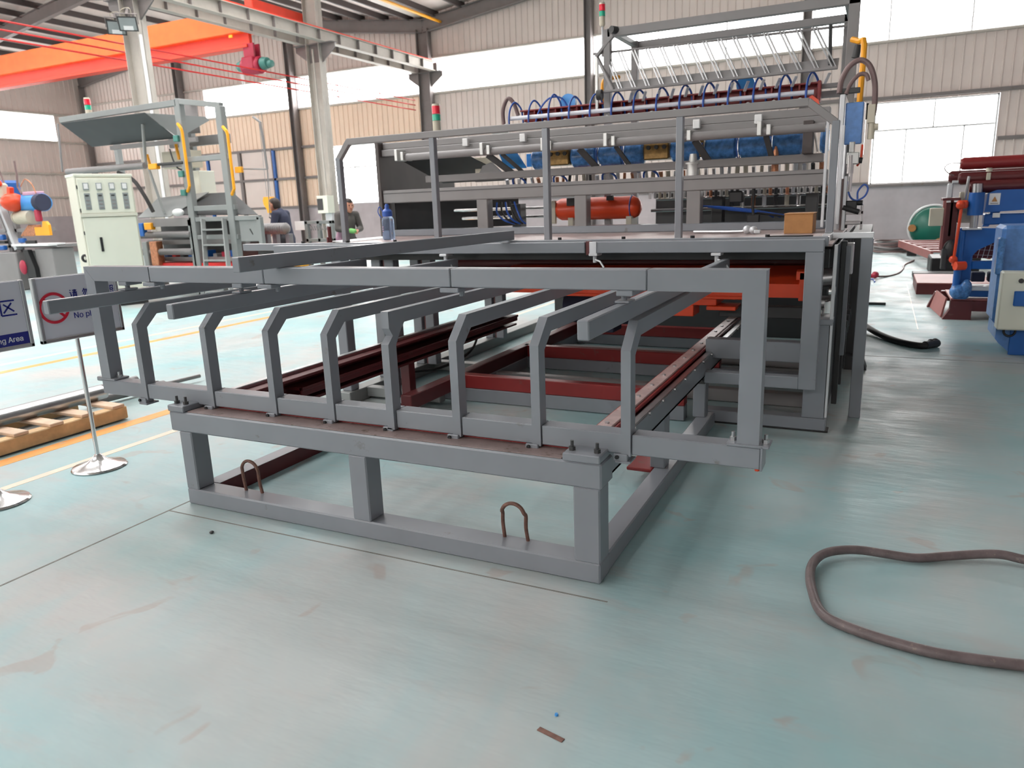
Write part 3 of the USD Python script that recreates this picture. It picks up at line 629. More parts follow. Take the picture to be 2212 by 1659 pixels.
# orange carriage
ca = part(mw, 'carriage', [prism([(5.3, .818), (5.3, .91), (5.62, 1.0), (5.8, 1.0), (5.8, .818)], -2.75, -.45, 'yz')], 'orange_red', 'orange-red pulling carriage', smooth=20)
part(ca, 'carriage_bracket', box(-1.225, -1.0, 5.3, 5.6, .752, .82), 'orange_red'); part(ca, 'carriage_bracket', box(-1.32, -1.16, 5.3, 5.5, .67, .752), 'orange_red'); part(ca, 'carriage_bracket', box(-1.066, -.864, 5.28, 5.5, .722, .75), 'orange_red'); part(ca, 'carriage_strip', box(-2.3, -.82, 5.28, 5.32, .80, .822), 'orange_red')
part(ca, 'carriage_clip', [box(-.48, -.42, 5.28, 5.36, .94, 1.0), cyl((-.48, 5.32, .985), (-.42, 5.32, .985), .025)], 'orange_red'); part(ca, 'end_plate', box(-.46, -.425, 5.28, 5.82, .80, .99), 'orange_red')
part(mw, 'motor', [cyl((-2.4, 6.0, .62), (-1.75, 6.0, .62), .14, 18), box(-2.2, -1.95, 5.88, 6.1, .42, .6)], 'navy_cloth', 'blue motor under the carriage')
# guard rail
GY = 5.62
part(mw, 'guard_rail', box(-4.36, -0.49, GY, GY + .05, 2.068, 2.122, .004), 'grey_far')
for x in (-4.475, -3.47, -2.425, -1.36, -.315):
    part(mw, 'guard_post', box(x - .025, x + .025, GY, GY + .055, 1.2, 2.07 if -4 < x < -.5 else 1.965, .004), 'grey')
part(mw, 'guard_brace', bar((-4.475, GY + .026, 1.95), (-4.345, GY + .026, 2.10), .05, .05, (0, 1, 0)), 'grey_far'); part(mw, 'guard_brace', bar((-.50, GY + .026, 2.10), (-.315, GY + .026, 1.95), .05, .05, (0, 1, 0)), 'grey_far')
part(mw, 'stub_post', [cyl((-4.5, 5.45, 1.2), (-4.5, 5.45, 1.36), .018, 10), cyl((-4.44, 5.35, 1.2), (-4.44, 5.35, 1.27), .014, 8)], 'oxide')
# main welding frame
WY = 6.95
part(mw, 'top_beam', box(-4.93, -.44, WY, WY + .14, 2.05, 2.12, .006), 'grey_far'); part(mw, 'top_beam', box(-4.93, -.44, WY + .03, WY + .14, 2.122, 2.19, .006), 'grey_far')
part(mw, 'roller_bar', cyl((-4.56, WY - .1, 2.018), (-.46, WY - .1, 2.018), .037, 16), 'grey_far')
for x in (-4.60, -3.58, -2.92, -2.29, -1.60, -.935):
    part(mw, 'bar_clamp', [box(x - .055, x - .02, WY - .16, WY + .02, 1.985, 2.10, .004), box(x + .02, x + .055, WY - .16, WY + .02, 1.985, 2.07, .004)], 'alu')
part(mw, 'middle_beam', box(-4.39, -.47, WY + .0, WY + .09, 1.752, 1.822, .006), 'grey_far')
part(mw, 'lower_beam', box(-4.93, -.43, WY - .03, WY + .12, 1.556, 1.692, .008), 'grey_far')
part(mw, 'lower_beam_groove', box(-4.93, -.43, WY - .034, WY - .029, 1.655, 1.661, .001), 'grey_dark')
part(mw, 'foot_beam', box(-4.93, -.43, WY - .03, WY + .2, 1.2, 1.268, .006), 'grey')
for x in (-3.77, -2.69, -1.60): part(mw, 'column', box(x, x + .125, WY - .025, WY + .10, 1.26, 1.56, .006), 'grey_far')
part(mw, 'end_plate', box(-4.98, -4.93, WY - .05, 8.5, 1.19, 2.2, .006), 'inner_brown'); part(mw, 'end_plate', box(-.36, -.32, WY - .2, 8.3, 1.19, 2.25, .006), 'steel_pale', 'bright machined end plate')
part(mw, 'inner_plate', slab([(-4.9, 7.1, 1.25), (-3.9, 8.2, 1.25), (-3.9, 8.2, 1.56), (-4.9, 7.1, 1.56)], .03), 'grey_dark')
part(mw, 'guide_sheet', slab([(-4.85, 7.2, 2.02), (-4.0, 7.2, 2.02), (-3.6, 7.5, 1.76), (-4.5, 7.5, 1.76)], .01), 'grey_dark', 'slanted dark sheet')
for x, d, w in ((-3.60, .24, .06), (-3.44, .2, .035), (-2.62, .16, .06), (-2.26, .12, .04), (-1.53, .12, .06), (-.93, .05, .045)):
    part(mw, 'brace', bar((x, WY - .06, 1.99), (x + d, WY + .04, 1.79), w, .03, (0, 1, 0)), 'grey_dark')
part(mw, 'bracket', box(-.63, -.55, WY - .12, WY + .02, 1.82, 2.08, .004), 'purlin_dark'); part(mw, 'bracket_edge', bar((-.545, WY - .1, 2.0), (-.52, WY, 1.84), .012, .03, (0, 1, 0)), 'alu')
for x in (-3.86, -3.215, -1.522, -1.0): part(mw, 'sensor_box', box(x - .03, x + .03, WY - .05, WY + .0, 2.09, 2.165, .004), 'white', 'small white sensor block')
part(mw, 'guide_post', [lathe([(0, 1.692), (.055, 1.692), (.055, 1.79), (.07, 1.79), (.07, 1.805), (.04, 1.81), (.03, 1.88), (0, 1.88)], 16, (-1.56, WY + .03, 0))], 'alu')
part(mw, 'guide_pin', lathe([(0, 1.69), (.03, 1.69), (.03, 1.76), (.024, 1.86), (.008, 1.91), (0, 1.91)], 12, (-.875, WY + .2, 0)), 'copper')
# blue wrapped transformers and bronze blocks
for a, b in ((-3.25, -3.08), (-2.82, -2.55), (-2.53, -2.29), (-2.27, -2.08), (-1.82, -1.55), (-1.5, -1.22), (-1.2, -.93), (-.91, -.66), (-.52, -.45)):
    part(mw, 'wrapped_coil', [lathe([(0, a), (.085, a), (.105, a + .02), (.105, b - .02), (.085, b), (0, b)], 20, (0, WY + .3, 1.935), 'x')], 'blue_wrap', 'coil wrapped in blue plastic')
for x in (-2.54, -2.28, -1.52, -1.21, -.92): part(mw, 'coil_band', [ring((x, WY + .3, 1.935), .107, .006, 'x')], 'blue_hose')
for a, b in ((-3.07, -2.83), (-2.07, -1.83), (-1.545, -1.51)):
    bb = part(mw, 'copper_block', box(a, b, WY + .2, WY + .4, 1.86, 2.02, .01), 'bronze', 'bronze terminal block')
    if b - a > .1:
        for k in range(3): part(bb, 'terminal', cyl((a + .05 + k * .075, WY + .2, 1.97), (a + .05 + k * .075, WY + .185, 1.97), .02, 10), 'grey_dark')
part(mw, 'blue_board', slab([(-3.62, WY + .25, 2.01), (-3.42, WY + .25, 2.01), (-3.34, WY + .3, 1.86), (-3.58, WY + .3, 1.86)], .02), 'sky_blue'); part(mw, 'blue_board', box(-3.36, -3.24, WY + .35, WY + .37, 1.87, 2.0), 'sky_blue')
part(mw, 'cream_board', box(-4.0, -3.78, WY + .4, WY + .42, 1.83, 2.0), 'beige'); part(mw, 'belt_guard', prism([(-3.9, 1.74), (-3.8, 1.9), (-3.7, 1.93), (-3.6, 1.84), (-3.55, 1.74)], WY + .2, WY + .24), 'grey_far')
# electrode row
cols = ['chrome', 'grey_dark', 'alu', 'copper', 'steel_pale', 'grey_dark', 'beige']
for i in range(44):
    x = -3.55 + i * .071; r_ = .014 + .008 * rng.random(); mt = cols[int(rng.integers(0, 7))]
    part(mw, 'electrode', [cyl((x, WY + .22 + .1 * rng.random(), 1.66), (x, WY + .26, 1.745 + .02 * rng.random()), r_, 8)], mt)
for i in range(34):
    x = -2.1 + i * .05; part(mw, 'lower_electrode', [cyl((x, 7.5, 1.50), (x, 7.5, 1.56), .016, 8)], cols[int(rng.integers(0, 7))])
for i, x in enumerate((-3.42, -2.97, -2.46, -2.05)): part(mw, 'air_hose', tube([(x, WY + .15, 1.68), (x + .02, WY + .1, 1.745), (x + .08, WY + .08, 1.765), (x + .14, WY + .1, 1.73), (x + .15, WY + .15, 1.68)], .010, 6, 5), 'blue_hose')
for z, a, b in ((1.495, -2.05, -.45), (1.385, -2.1, -.45), (1.45, -4.4, -3.0), (1.36, -4.3, -3.1)): part(mw, 'guide_rod', cyl((a, 7.55, z), (b, 7.55, z), .017, 10), 'chrome')
part(mw, 'rear_panel', box(-2.1, -.42, 7.72, 7.74, 1.24, 1.55), 'grey_dark'); part(mw, 'rear_block', [box(x, x + .1, 7.3, 7.45, 1.22, 1.5) for x in (-3.55, -1.45, -.62)], 'grey_dark')
for i in range(9): part(mw, 'cylinder', cyl((-1.4 + i * .1, 7.5, 1.40), (-1.4 + i * .1, 7.5, 1.49), .02, 8), cols[i % 7])
ta = part(mw, 'air_tank', [lathe([(0, -.47), (.05, -.465), (.09, -.44), (.113, -.39), (.113, .39), (.09, .44), (.05, .465), (0, .47)], 24, (-2.66, 7.5, 1.425), 'x')], 'orange_red', 'orange-red compressed air tank')
part(ta, 'strap', ring((-2.28, 7.5, 1.425), .115, .006, 'x'), 'blue_hose'); part(ta, 'valve', [box(-2.95, -2.86, 7.37, 7.42, 1.46, 1.54), box(-2.52, -2.45, 7.38, 7.42, 1.50, 1.55)], 'grey_dark'); part(ta, 'saddle', [box(-2.95, -2.89, 7.4, 7.6, 1.2, 1.34), box(-2.32, -2.26, 7.4, 7.6, 1.2, 1.34)], 'beige')
part(mw, 'cream_board', box(-3.17, -3.09, 7.4, 7.44, 1.28, 1.52), 'beige')
for k in range(7):
    x = -1.5 + .06 * k; part(mw, 'air_hose', tube([(x, 7.1, 1.42 - .01 * k), (x + .25, 7.05, 1.40 - .012 * k), (x + .5, 7.15, 1.36 - .012 * k), (x + .62, 7.25, 1.30)], .009, 6, 5), 'blue_hose' if k < 5 else 'rubber')
for k in range(5): part(mw, 'air_hose', tube([(-3.62 + .05 * k, 7.1, 1.52), (-3.6 + .06 * k, 7.05, 1.42), (-3.52 + .05 * k, 7.05, 1.34), (-3.42 + .03 * k, 7.1, 1.30)], .010, 6, 5), 'rubber' if k % 2 else 'blue_hose')
part(mw, 'drop_cable', [tube([(-1.02, 6.98, 1.55), (-1.03, 7.0, 1.4), (-1.02, 7.0, 1.31)], .012, 6), box(-1.07, -.97, 6.97, 7.03, 1.26, 1.33)], 'black')
part(mw, 'junction', box(-1.24, -1.12, 7.0, 7.1, 1.44, 1.54, .01), 'black')
# head with red channel, white pipe and hose loops
HY = 7.6
part(mw, 'head_channel', [box(-3.56, -.59, HY + .1, HY + .12, 2.30, 2.47, .004), box(-3.56, -.59, HY, HY + .12, 2.455, 2.47, .003), box(-3.56, -.59, HY, HY + .12, 2.30, 2.315, .003), box(-.6, -.57, HY, HY + .12, 2.3, 2.48)], 'oxide_bright', 'red channel across the head')
for i in range(12): part(mw, 'channel_rib', box(-3.4 + i * .24, -3.385 + i * .24, HY + .01, HY + .1, 2.315, 2.455, .002), 'oxide_bright')
part(mw, 'manifold_pipe', cyl((-3.65, HY - .08, 2.385), (-.62, HY - .08, 2.375), .021, 12), 'white_pipe', 'white air manifold pipe')
for i in range(14):
    x = -3.64 + i * .2275; w = .07; hgt = .12 if i not in (2,) else .16
    part(mw, 'hose_loop', tube([(x, HY - .10, 2.30), (x, HY - .105, 2.39), (x + .01, HY - .08, 2.42 + hgt * .6), (x + .04, HY - .03, 2.43 + hgt), (x + w + .01, HY + .03, 2.42 + hgt * .6), (x + w + .02, HY + .05, 2.40), (x + w + .02, HY + .06, 2.34)], .010, 6, 5), 'blue_hose', smooth=60)
    part(mw, 'nozzle', cyl((x - .05, HY - .05, 2.325), (x - .05, HY - .09, 2.32), .018, 8), 'alu')
for x in (-3.05, -1.245):
    part(mw, 'fan_cover', [lathe([(0, .03), (.06, .03), (.085, 0), (.085, -.05), (0, -.05)], 16, (x, HY + .16, 2.52), 'y')], 'sky_blue')
part(mw, 'hose_loop', tube([(-3.35, HY - .08, 2.3), (-3.3, HY - .06, 2.45), (-3.2, HY - .02, 2.56), (-3.08, HY + .02, 2.55), (-3.0, HY + .04, 2.42)], .010, 6, 5), 'blue_hose')
part(mw, 'hydraulic_hose', tube([(-3.75, HY, 2.3), (-3.76, HY, 2.48), (-3.70, HY, 2.6), (-3.63, HY, 2.55), (-3.58, HY, 2.42)], .022, 8, 5), 'hose_brown')
part(mw, 'fitting', [box(-3.86, -3.68, HY - .02, HY + .06, 2.29, 2.33), cyl((-3.9, HY, 2.27), (-3.7, HY, 2.27), .018)], 'alu')
# right end: hoses, blue panel, pneumatic units
RY = 6.78
part(mw, 'edge_strip', [box(-.405, -.385, 6.1, 6.13, 1.25, 2.02, .002)], 'steel_pale')
part(mw, 'blue_panel', box(-.315, -.185, RY, RY + .05, 1.868, 2.185, .006), 'blue_pale', 'blue painted control panel'); part(mw, 'panel_edge', box(-.183, -.165, RY, RY + .06, 1.78, 2.18, .003), 'chrome')
part(mw, 'hydraulic_hose', tube([(-.37, RY, 2.26), (-.36, RY + .02, 2.36), (-.31, RY + .04, 2.46), (-.235, RY + .05, 2.50), (-.165, RY + .05, 2.45), (-.12, RY + .05, 2.32), (-.11, RY + .05, 2.15), (-.115, RY + .05, 2.08)], .021, 10, 6), 'hose_brown')
part(mw, 'hydraulic_hose', tube([(-.32, RY, 2.25), (-.29, RY + .02, 2.33), (-.235, RY + .03, 2.39), (-.185, RY + .03, 2.385), (-.165, RY + .03, 2.34)], .016, 10, 6), 'hose_brown')
part(mw, 'hose_bar', box(-.37, -.22, RY, RY + .05, 2.255, 2.295), 'grey_dark'); part(mw, 'regulator', [box(-.155, -.10, RY, RY + .06, 2.02, 2.16), cyl((-.12, RY + .03, 1.9), (-.12, RY + .03, 2.02), .025), cyl((-.10, RY + .03, 1.99), (-.07, RY + .03, 1.99), .026)], 'beige'); part(mw, 'regulator_cap', cyl((-.165, RY + .02, 2.05), (-.165, RY + .02, 2.17), .015), 'black')
part(mw, 'yellow_handrail', tube([(-.33, RY + .6, 2.75), (-.27, RY + .55, 2.72), (-.23, RY + .5, 2.68), (-.235, RY + .5, 2.2)], .024, 8, 3), 'yellow')
part(mw, 'red_tag', prism([(-.63, 2.25), (-.58, 2.28), (-.53, 2.24), (-.52, 2.20), (-.58, 2.21)], 6.9, 6.92), 'orange_red')
part(mw, 'piston', [cyl((-.245, RY - .1, 1.5), (-.24, RY - .1, 1.88), .016), cyl((-.25, RY - .1, 1.64), (-.25, RY - .1, 1.78), .026)], 'chrome'); part(mw, 'valve_block', [box(-.28, -.19, RY - .12, RY - .02, 1.71, 1.80, .006), box(-.265, -.23, RY - .12, RY - .06, 1.80, 1.88)], 'alu')
part(mw, 'valve_cap', cyl((-.2, RY - .08, 1.74), (-.165, RY - .08, 1.735), .022), 'black'); part(mw, 'orange_stay', tube([(-.175, RY, 1.86), (-.178, RY, 1.74), (-.2, RY - .05, 1.70)], .009, 6), 'orange_red')
part(mw, 'air_hose', tube([(-.26, RY - .1, 1.58), (-.24, RY - .1, 1.47), (-.19, RY - .1, 1.43), (-.13, RY - .1, 1.46), (-.11, RY - .1, 1.52), (-.14, RY - .1, 1.55), (-.18, RY - .1, 1.50), (-.18, RY - .1, 1.44)], .007, 6, 6), 'blue_hose')
part(mw, 'valve_block', [box(-.28, -.18, RY - .16, RY - .06, 1.35, 1.43, .008), cyl((-.18, RY - .1, 1.41), (-.14, RY - .1, 1.41), .02), cyl((-.28, RY - .17, 1.38), (-.16, RY - .17, 1.34), .022)], 'black'); part(mw, 'valve_frame', [box(-.27, -.13, RY - .1, RY - .08, z, z + .03) for z in (1.24, 1.32)] + [box(-.15, -.13, RY - .1, RY - .08, 1.2, 1.4)], 'chrome')
part(mw, 'guide_bar', [box(-.325, -.30, 6.55, 6.6, 1.25, 2.0, .003), box(-.285, -.26, 6.6, 6.66, 1.2, 1.62, .003)], 'steel_pale'); part(mw, 'guide_bar', box(-.30, -.285, 6.6, 6.66, 1.2, 1.6, .003), 'hose_brown')
# side stand with post beside the machine
st = part(mw, 'side_post', box(-.105, -.032, 5.36, 5.44, 0, 1.205, .004), 'grey'); part(st, 'side_arm', [box(-.33, -.032, 5.36, 5.44, 1.205, 1.24, .003), box(-.33, -.28, 5.2, 5.5, 1.17, 1.24, .003)], 'steel_pale', 'bright bracket arm')
part(mw, 'side_bracket', [box(-.21, -.15, 5.6, 5.7, .95, 1.16)], 'steel'); part(mw, 'side_bracket', box(-.2, -.165, 5.5, 5.53, .4, 1.15), 'grey')
for i in range(6): part(mw, 'side_gear', cyl((-.225, 5.7 + i * .3, .5), (-.17, 5.7 + i * .3, .5), .07, 14), 'grey_dark')
part(mw, 'floor_foot', prism([(-.2, 0), (-.02, 0), (-.05, .09), (-.2, .12)], 6.9, 7.1), 'grey_dark')

# rack above the machine
wr_ = thing('wire_rack', 'tall grey wire feeding rack with paired slanted rods above the mesh machine', 'rack', (-1.4, 7.9, 1.2))
part(wr_, 'post', box(-2.6, -2.53, 7.55, 7.62, 1.2, 3.14), 'grey_far'); part(wr_, 'post', box(-2.53, -2.46, 8.25, 8.32, 1.2, 3.14), 'grey_far'); part(wr_, 'post', box(-.38, -.29, 7.55, 7.63, 1.2, 4.4), 'grey_far'); part(wr_, 'post', box(-.45, -.38, 8.3, 8.37, 1.2, 3.14), 'grey_far')
part(wr_, 'top_beam', box(-2.56, -.29, 7.55, 7.62, 3.065, 3.145), 'grey_far'); part(wr_, 'top_beam', box(-2.5, -.38, 8.3, 8.37, 3.07, 3.14), 'grey_far')
part(wr_, 'top_tie', [box(-2.53, -2.47, 7.6, 8.3, 3.08, 3.13), box(-.42, -.36, 7.6, 8.3, 3.08, 3.13)], 'grey_pale'); part(wr_, 'gusset', bar((-2.5, 7.57, 3.08), (-2.68, 7.57, 2.9), .03, .05, (0, 1, 0)), 'grey_far')
part(wr_, 'hub', cyl((-2.5, 7.5, 3.12), (-2.44, 7.62, 3.12), .035), 'grey_dark')
part(wr_, 'upper_rod', cyl((-2.72, 7.6, 2.937), (-.38, 7.6, 2.905), .011, 8), 'grey_far')
part(wr_, 'shelf', [box(-2.56, -.43, 7.42, 7.46, 2.535, 2.56), slab([(-2.56, 7.46, 2.55), (-.43, 7.46, 2.55), (-.43, 7.56, 2.64), (-2.56, 7.56, 2.64)], .008)], 'grey_far')
for i in range(15):
    x = -2.46 + i * .138
    for d in (0, .03): part(wr_, 'rod', cyl((x + d - .14, 7.6, 2.93), (x + d + .05, 7.47, 2.56), .0085, 6), 'steel')
    part(wr_, 'rod_tip', bar((x + .17, 7.5, 2.52), (x + .13, 7.55, 2.44), .03, .008), 'steel_pale')
part(wr_, 'link_bar', bar((-2.68, 7.6, 2.90), (-2.47, 7.47, 2.56), .03, .03), 'grey_far'); part(wr_, 'pulley', cyl((-2.62, 7.42, 2.52), (-2.57, 7.42, 2.52), .05), 'grey_dark'); part(wr_, 'side_stay', [box(-2.7, -2.67, 7.58, 7.62, 2.4, 2.9)], 'alu')
part(wr_, 'handrail', tube([(-2.66, 7.7, 2.45), (-2.66, 7.7, 2.66), (-2.63, 7.75, 2.71), (-2.55, 7.9, 2.74)], .02, 8, 3), 'yellow', 'yellow painted handrail'); part(wr_, 'inner_beam', [box(-2.5, -.4, 7.9, 7.95, 2.36, 2.42), box(-.9, -.35, 7.7, 7.75, 2.42, 2.46)], 'grey_far')
part(wr_, 'end_stay', bar((-.52, 7.6, 2.93), (-.50, 7.5, 2.58), .03, .03), 'grey_dark'); part(wr_, 'cable_chain', [cyl((-.30, 7.5, 2.62), (-.28, 7.5, 2.72), .03)], 'grey_dark')

def stack_light(x, y, z, pole, h, label, s=1.0):
    t = thing('stack_light', label, 'signal light', (x, y, z - pole), group=None)
    r = .03 * s
    part(t, 'pole', cyl((x, y, z - pole), (x, y, z), r * .35, 8), 'steel_pale'); part(t, 'body', lathe([(0, 0), (r * .7, 0), (r, h * .08), (r, h * .42), (0, h * .42)], 14, (x, y, z)), 'beige')
    part(t, 'green_lens', lathe([(0, h * .43), (r, h * .43), (r, h * .64), (0, h * .64)], 14, (x, y, z)), 'green_lamp', 'green lens'); part(t, 'red_lens', lathe([(0, h * .66), (r, h * .66), (r, h * .93), (0, h * .93)], 14, (x, y, z)), 'red_lamp', 'red lens')
    part(t, 'cap', lathe([(0, h * .93), (r, h * .93), (r * .9, h), (0, h)], 14, (x, y, z)), 'beige')
stack_light(-2.625, 7.6, 3.18, .28, .215, 'red and green stack light on the wire rack above the machine')
stack_light(-4.42, 7.3, 2.28, .12, .30, 'red and green stack light at the left end of the mesh machine', 1.5)

# ================================================================ THINGS ON THE MACHINE TABLE
bt = thing('water_bottle', 'blue plastic water bottle standing on the machine table', 'bottle', (-4.38, 6.2, 1.2))
part(bt, 'body', lathe([(0, 0), (.055, 0), (.062, .012), (.062, .06), (.058, .08), (.062, .10), (.06, .19), (.05, .215), (.04, .225), (0, .225)], 20, (-4.38, 6.2, 1.2)), 'blue_plastic', 'clear blue bottle body')
part(bt, 'lid', lathe([(0, .225), (.047, .225), (.05, .235), (.05, .275), (.03, .295), (.022, .3), (.022, .33), (.012, .345), (0, .345)], 18, (-4.38, 6.2, 1.2)), 'blue_hose', 'blue screw lid with spout')
part(bt, 'strap', tube([(-4.43, 6.2, 1.47), (-4.46, 6.19, 1.52), (-4.475, 6.18, 1.47), (-4.45, 6.19, 1.41)], .005, 6, 5), 'blue_hose')
part(bt, 'print', [box(-4.405, -4.395, 6.136, 6.141, 1.28 + .02 * k, 1.29 + .02 * k, .001) for k in range(3)], 'pink_cloth')
wbx = thing('wooden_box', 'orange-brown wooden box on the right end of the machine table', 'box', (-.54, 6.35, 1.2))
part(wbx, 'front_board', box(-.672, -.465, 6.20, 6.215, 1.2, 1.345, .003), 'wood_box'); part(wbx, 'back_board', box(-.672, -.465, 6.5, 6.515, 1.2, 1.345, .003), 'wood_box')
part(wbx, 'side_board', box(-.672, -.657, 6.215, 6.5, 1.2, 1.345, .003), 'wood_box'); part(wbx, 'side_board', box(-.48, -.465, 6.215, 6.5, 1.2, 1.345, .003), 'wood_box'); part(wbx, 'lid', box(-.676, -.461, 6.196, 6.52, 1.345, 1.353, .002), 'wood_box')
wn = thing('pipe_wrench', 'long grey tool with knobbly jaw lying on the machine table', 'wrench', (-1.2, 6.35, 1.2))
part(wn, 'handle', tube([(-1.42, 6.45, 1.215), (-1.1, 6.3, 1.218), (-.98, 6.24, 1.222)], .013, 8, 4), 'steel'); part(wn, 'jaw', [sphere((-.95, 6.22, 1.235), .034, 2), sphere((-.90, 6.2, 1.232), .031, 2), box(-.89, -.84, 6.16, 6.2, 1.205, 1.235, .008)], 'steel_pale')
solo('plastic_sheet', cat([slab([(-4.9 + .16 * i, 5.75, 1.203 + .012 * (i % 2)), (-4.74 + .16 * i, 5.75, 1.203 + .012 * ((i + 1) % 2)), (-4.74 + .16 * i, 6.6, 1.203 + .012 * ((i + 1) % 2)), (-4.9 + .16 * i, 6.6, 1.203 + .012 * (i % 2))], .003) for i in range(2)]), 'white', 'crumpled white sheet lying on the left end of the machine table', 'sheet')
solo('iron_bracket', cat([prism([(-.62, 4.86), (-.44, 4.84), (-.36, 4.88), (-.5, 4.92)], 1.246, 1.254, 'xy')]), 'grey_dark', 'small dark iron plate on the front lip of the machine table', 'plate')

# ================================================================ TWO-TIER MACHINE ON THE LEFT
lm = thing('two_tier_machine', 'tall grey two-tier machine with slanted sheet trays, ladder and yellow handrails', 'machine', (-12, 10.6, 0))
for x, top in ((-11.38, 3.5), (-10.40, 3.32)): part(lm, 'post', box(x - .075, x + .075, 9.95, 10.07, 0, top, .01), 'grey_pale')
for x, top in ((-12.9, 3.4), (-15.2, 3.3)): part(lm, 'rear_post', box(x - .06, x + .06, 11.5, 11.62, 0, top, .01), 'grey_pale')
part(lm, 'top_rail', bar((-11.42, 10.0, 3.49), (-10.35, 10.0, 3.33), .09, .09), 'grey_pale'); part(lm, 'top_rail', bar((-14.3, 9.75, 3.37), (-11.4, 9.98, 3.46), .09, .10), 'grey_pale'); part(lm, 'top_rail', bar((-11.4, 10.0, 3.5), (-12.6, 11.4, 3.72), .07, .07), 'grey_pale')
for z0, z1 in ((2.44, 2.53), (1.58, 1.67), (1.07, 1.15), (1.39, 1.47)): part(lm, 'cross_rail', box(-11.4, -10.3 if z0 != 1.39 else -9.76, 9.97, 10.05, z0, z1, .006), 'grey_pale')
part(lm, 'cross_rail', box(-12.0, -11.4, 9.97, 10.05, 2.38, 2.46), 'grey_far'); part(lm, 'cross_rail', box(-13.4, -11.75, 11.4, 11.5, 2.88, 3.06), 'grey_far')
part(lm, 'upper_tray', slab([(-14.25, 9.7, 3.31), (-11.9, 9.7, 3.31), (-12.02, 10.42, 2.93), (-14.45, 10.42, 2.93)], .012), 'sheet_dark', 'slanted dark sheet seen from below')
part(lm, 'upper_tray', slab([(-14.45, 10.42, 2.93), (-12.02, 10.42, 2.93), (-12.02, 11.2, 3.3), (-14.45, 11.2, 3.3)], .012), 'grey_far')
part(lm, 'tray_end', trimesh.convex.convex_hull(np.array([(x, y, z) for x in (-11.96, -11.95) for y, z in ((9.7, 3.31), (10.42, 2.93), (11.2, 3.30), (11.1, 3.36))])), 'grey_pale', 'pale triangular end sheet'); part(lm, 'rear_sheet', slab([(-12.95, 11.3, 3.75), (-12.35, 11.3, 3.72), (-12.35, 11.3, 3.1), (-12.95, 11.3, 3.12)], .012), 'grey_far')
part(lm, 'tray_bar', box(-13.9, -11.5, 10.4, 10.46, 2.83, 2.91), 'grey_far')
part(lm, 'front_stay', cyl((-12.32, 9.98, 3.32), (-12.42, 9.98, 2.45), .03, 8), 'grey_pale'); part(lm, 'front_stay', cyl((-12.35, 9.98, 2.4), (-12.1, 9.98, 1.55), .025, 8), 'grey_pale'); part(lm, 'front_stay', cyl((-14.75, 9.98, 3.36), (-14.86, 9.98, 2.45), .02, 8), 'grey_far')
part(lm, 'front_roller', cyl((-14.66, 9.95, 2.44), (-12.4, 9.95, 2.44), .06, 14), 'grey_far', 'long grey front roller'); part(lm, 'bearing', box(-12.27, -12.05, 9.9, 10.0, 2.36, 2.46, .01), 'yellow', 'yellow bearing block'); part(lm, 'shaft', cyl((-12.1, 9.95, 2.44), (-11.4, 9.95, 2.44), .025, 8), 'grey_dark')
part(lm, 'hose', tube([(-13.1, 9.9, 2.35), (-12.7, 9.88, 2.2), (-12.45, 9.88, 1.9), (-12.3, 9.9, 1.6)], .035, 8, 5), 'rubber'); part(lm, 'hose', tube([(-11.75, 10.0, 2.7), (-11.7, 10.0, 2.5), (-11.6, 10.0, 2.35), (-11.4, 10.0, 2.3)], .015, 6, 4), 'rubber')
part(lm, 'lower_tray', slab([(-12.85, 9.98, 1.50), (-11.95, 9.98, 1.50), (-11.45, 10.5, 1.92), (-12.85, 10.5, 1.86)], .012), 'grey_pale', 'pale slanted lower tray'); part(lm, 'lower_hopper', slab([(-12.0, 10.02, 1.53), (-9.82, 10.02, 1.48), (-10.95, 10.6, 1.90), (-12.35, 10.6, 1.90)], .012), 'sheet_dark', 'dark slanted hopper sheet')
part(lm, 'white_lump', sphere((-11.7, 9.95, 1.57), (.13, .08, .07)), 'white')
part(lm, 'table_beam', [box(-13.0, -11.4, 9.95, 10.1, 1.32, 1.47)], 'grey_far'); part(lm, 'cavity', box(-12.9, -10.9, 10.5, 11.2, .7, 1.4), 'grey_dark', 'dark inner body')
for z in (1.17, .85):
    part(lm, 'ribbed_roller', lathe([(0, 0)] + [((.065 if k % 2 else .05), .02 * k) for k in range(70)] + [(0, 1.4)], 12, (-12.85, 9.98, z), 'x'), 'grey_far', 'ribbed straightening roller'); part(lm, 'roller_bar', box(-12.9, -10.3, 10.15, 10.25, z - .19, z - .11), 'grey_far')
part(lm, 'bed', box(-12.7, -10.45, 9.98, 11.4, .52, .64), 'signal_red', 'red lower bed'); part(lm, 'bed_leg', [box(-12.6, -12.45, 10.0, 10.15, 0, .52), box(-11.0, -10.85, 10.0, 10.15, 0, .52)], 'grey_pale')
for k in range(9): part(lm, 'inner_unit', box(-12.55 + k * .22, -12.45 + k * .22, 10.2, 10.4, .66, .80 + .03 * (k % 3), .01), ['blue', 'signal_red', 'grey_dark', 'blue', 'copper', 'blue', 'grey_far', 'hoist_crimson', 'blue'][k])
part(lm, 'inner_unit', [box(-12.9, -12.78, 9.9, 10.0, 1.2, 1.38, .01)], 'signal_red'); part(lm, 'inner_unit', box(-12.77, -12.66, 9.9, 10.0, 1.15, 1.4, .01), 'blue'); part(lm, 'inner_unit', box(-12.62, -12.42, 9.9, 10.0, 1.27, 1.40, .01), 'yellow')
part(lm, 'side_column', box(-12.75, -12.62, 9.9, 10.0, .0, 1.05, .01), 'grey_pale'); part(lm, 'side_unit', box(-12.55, -12.35, 9.9, 10.05, .6, 1.05, .01), 'copper')
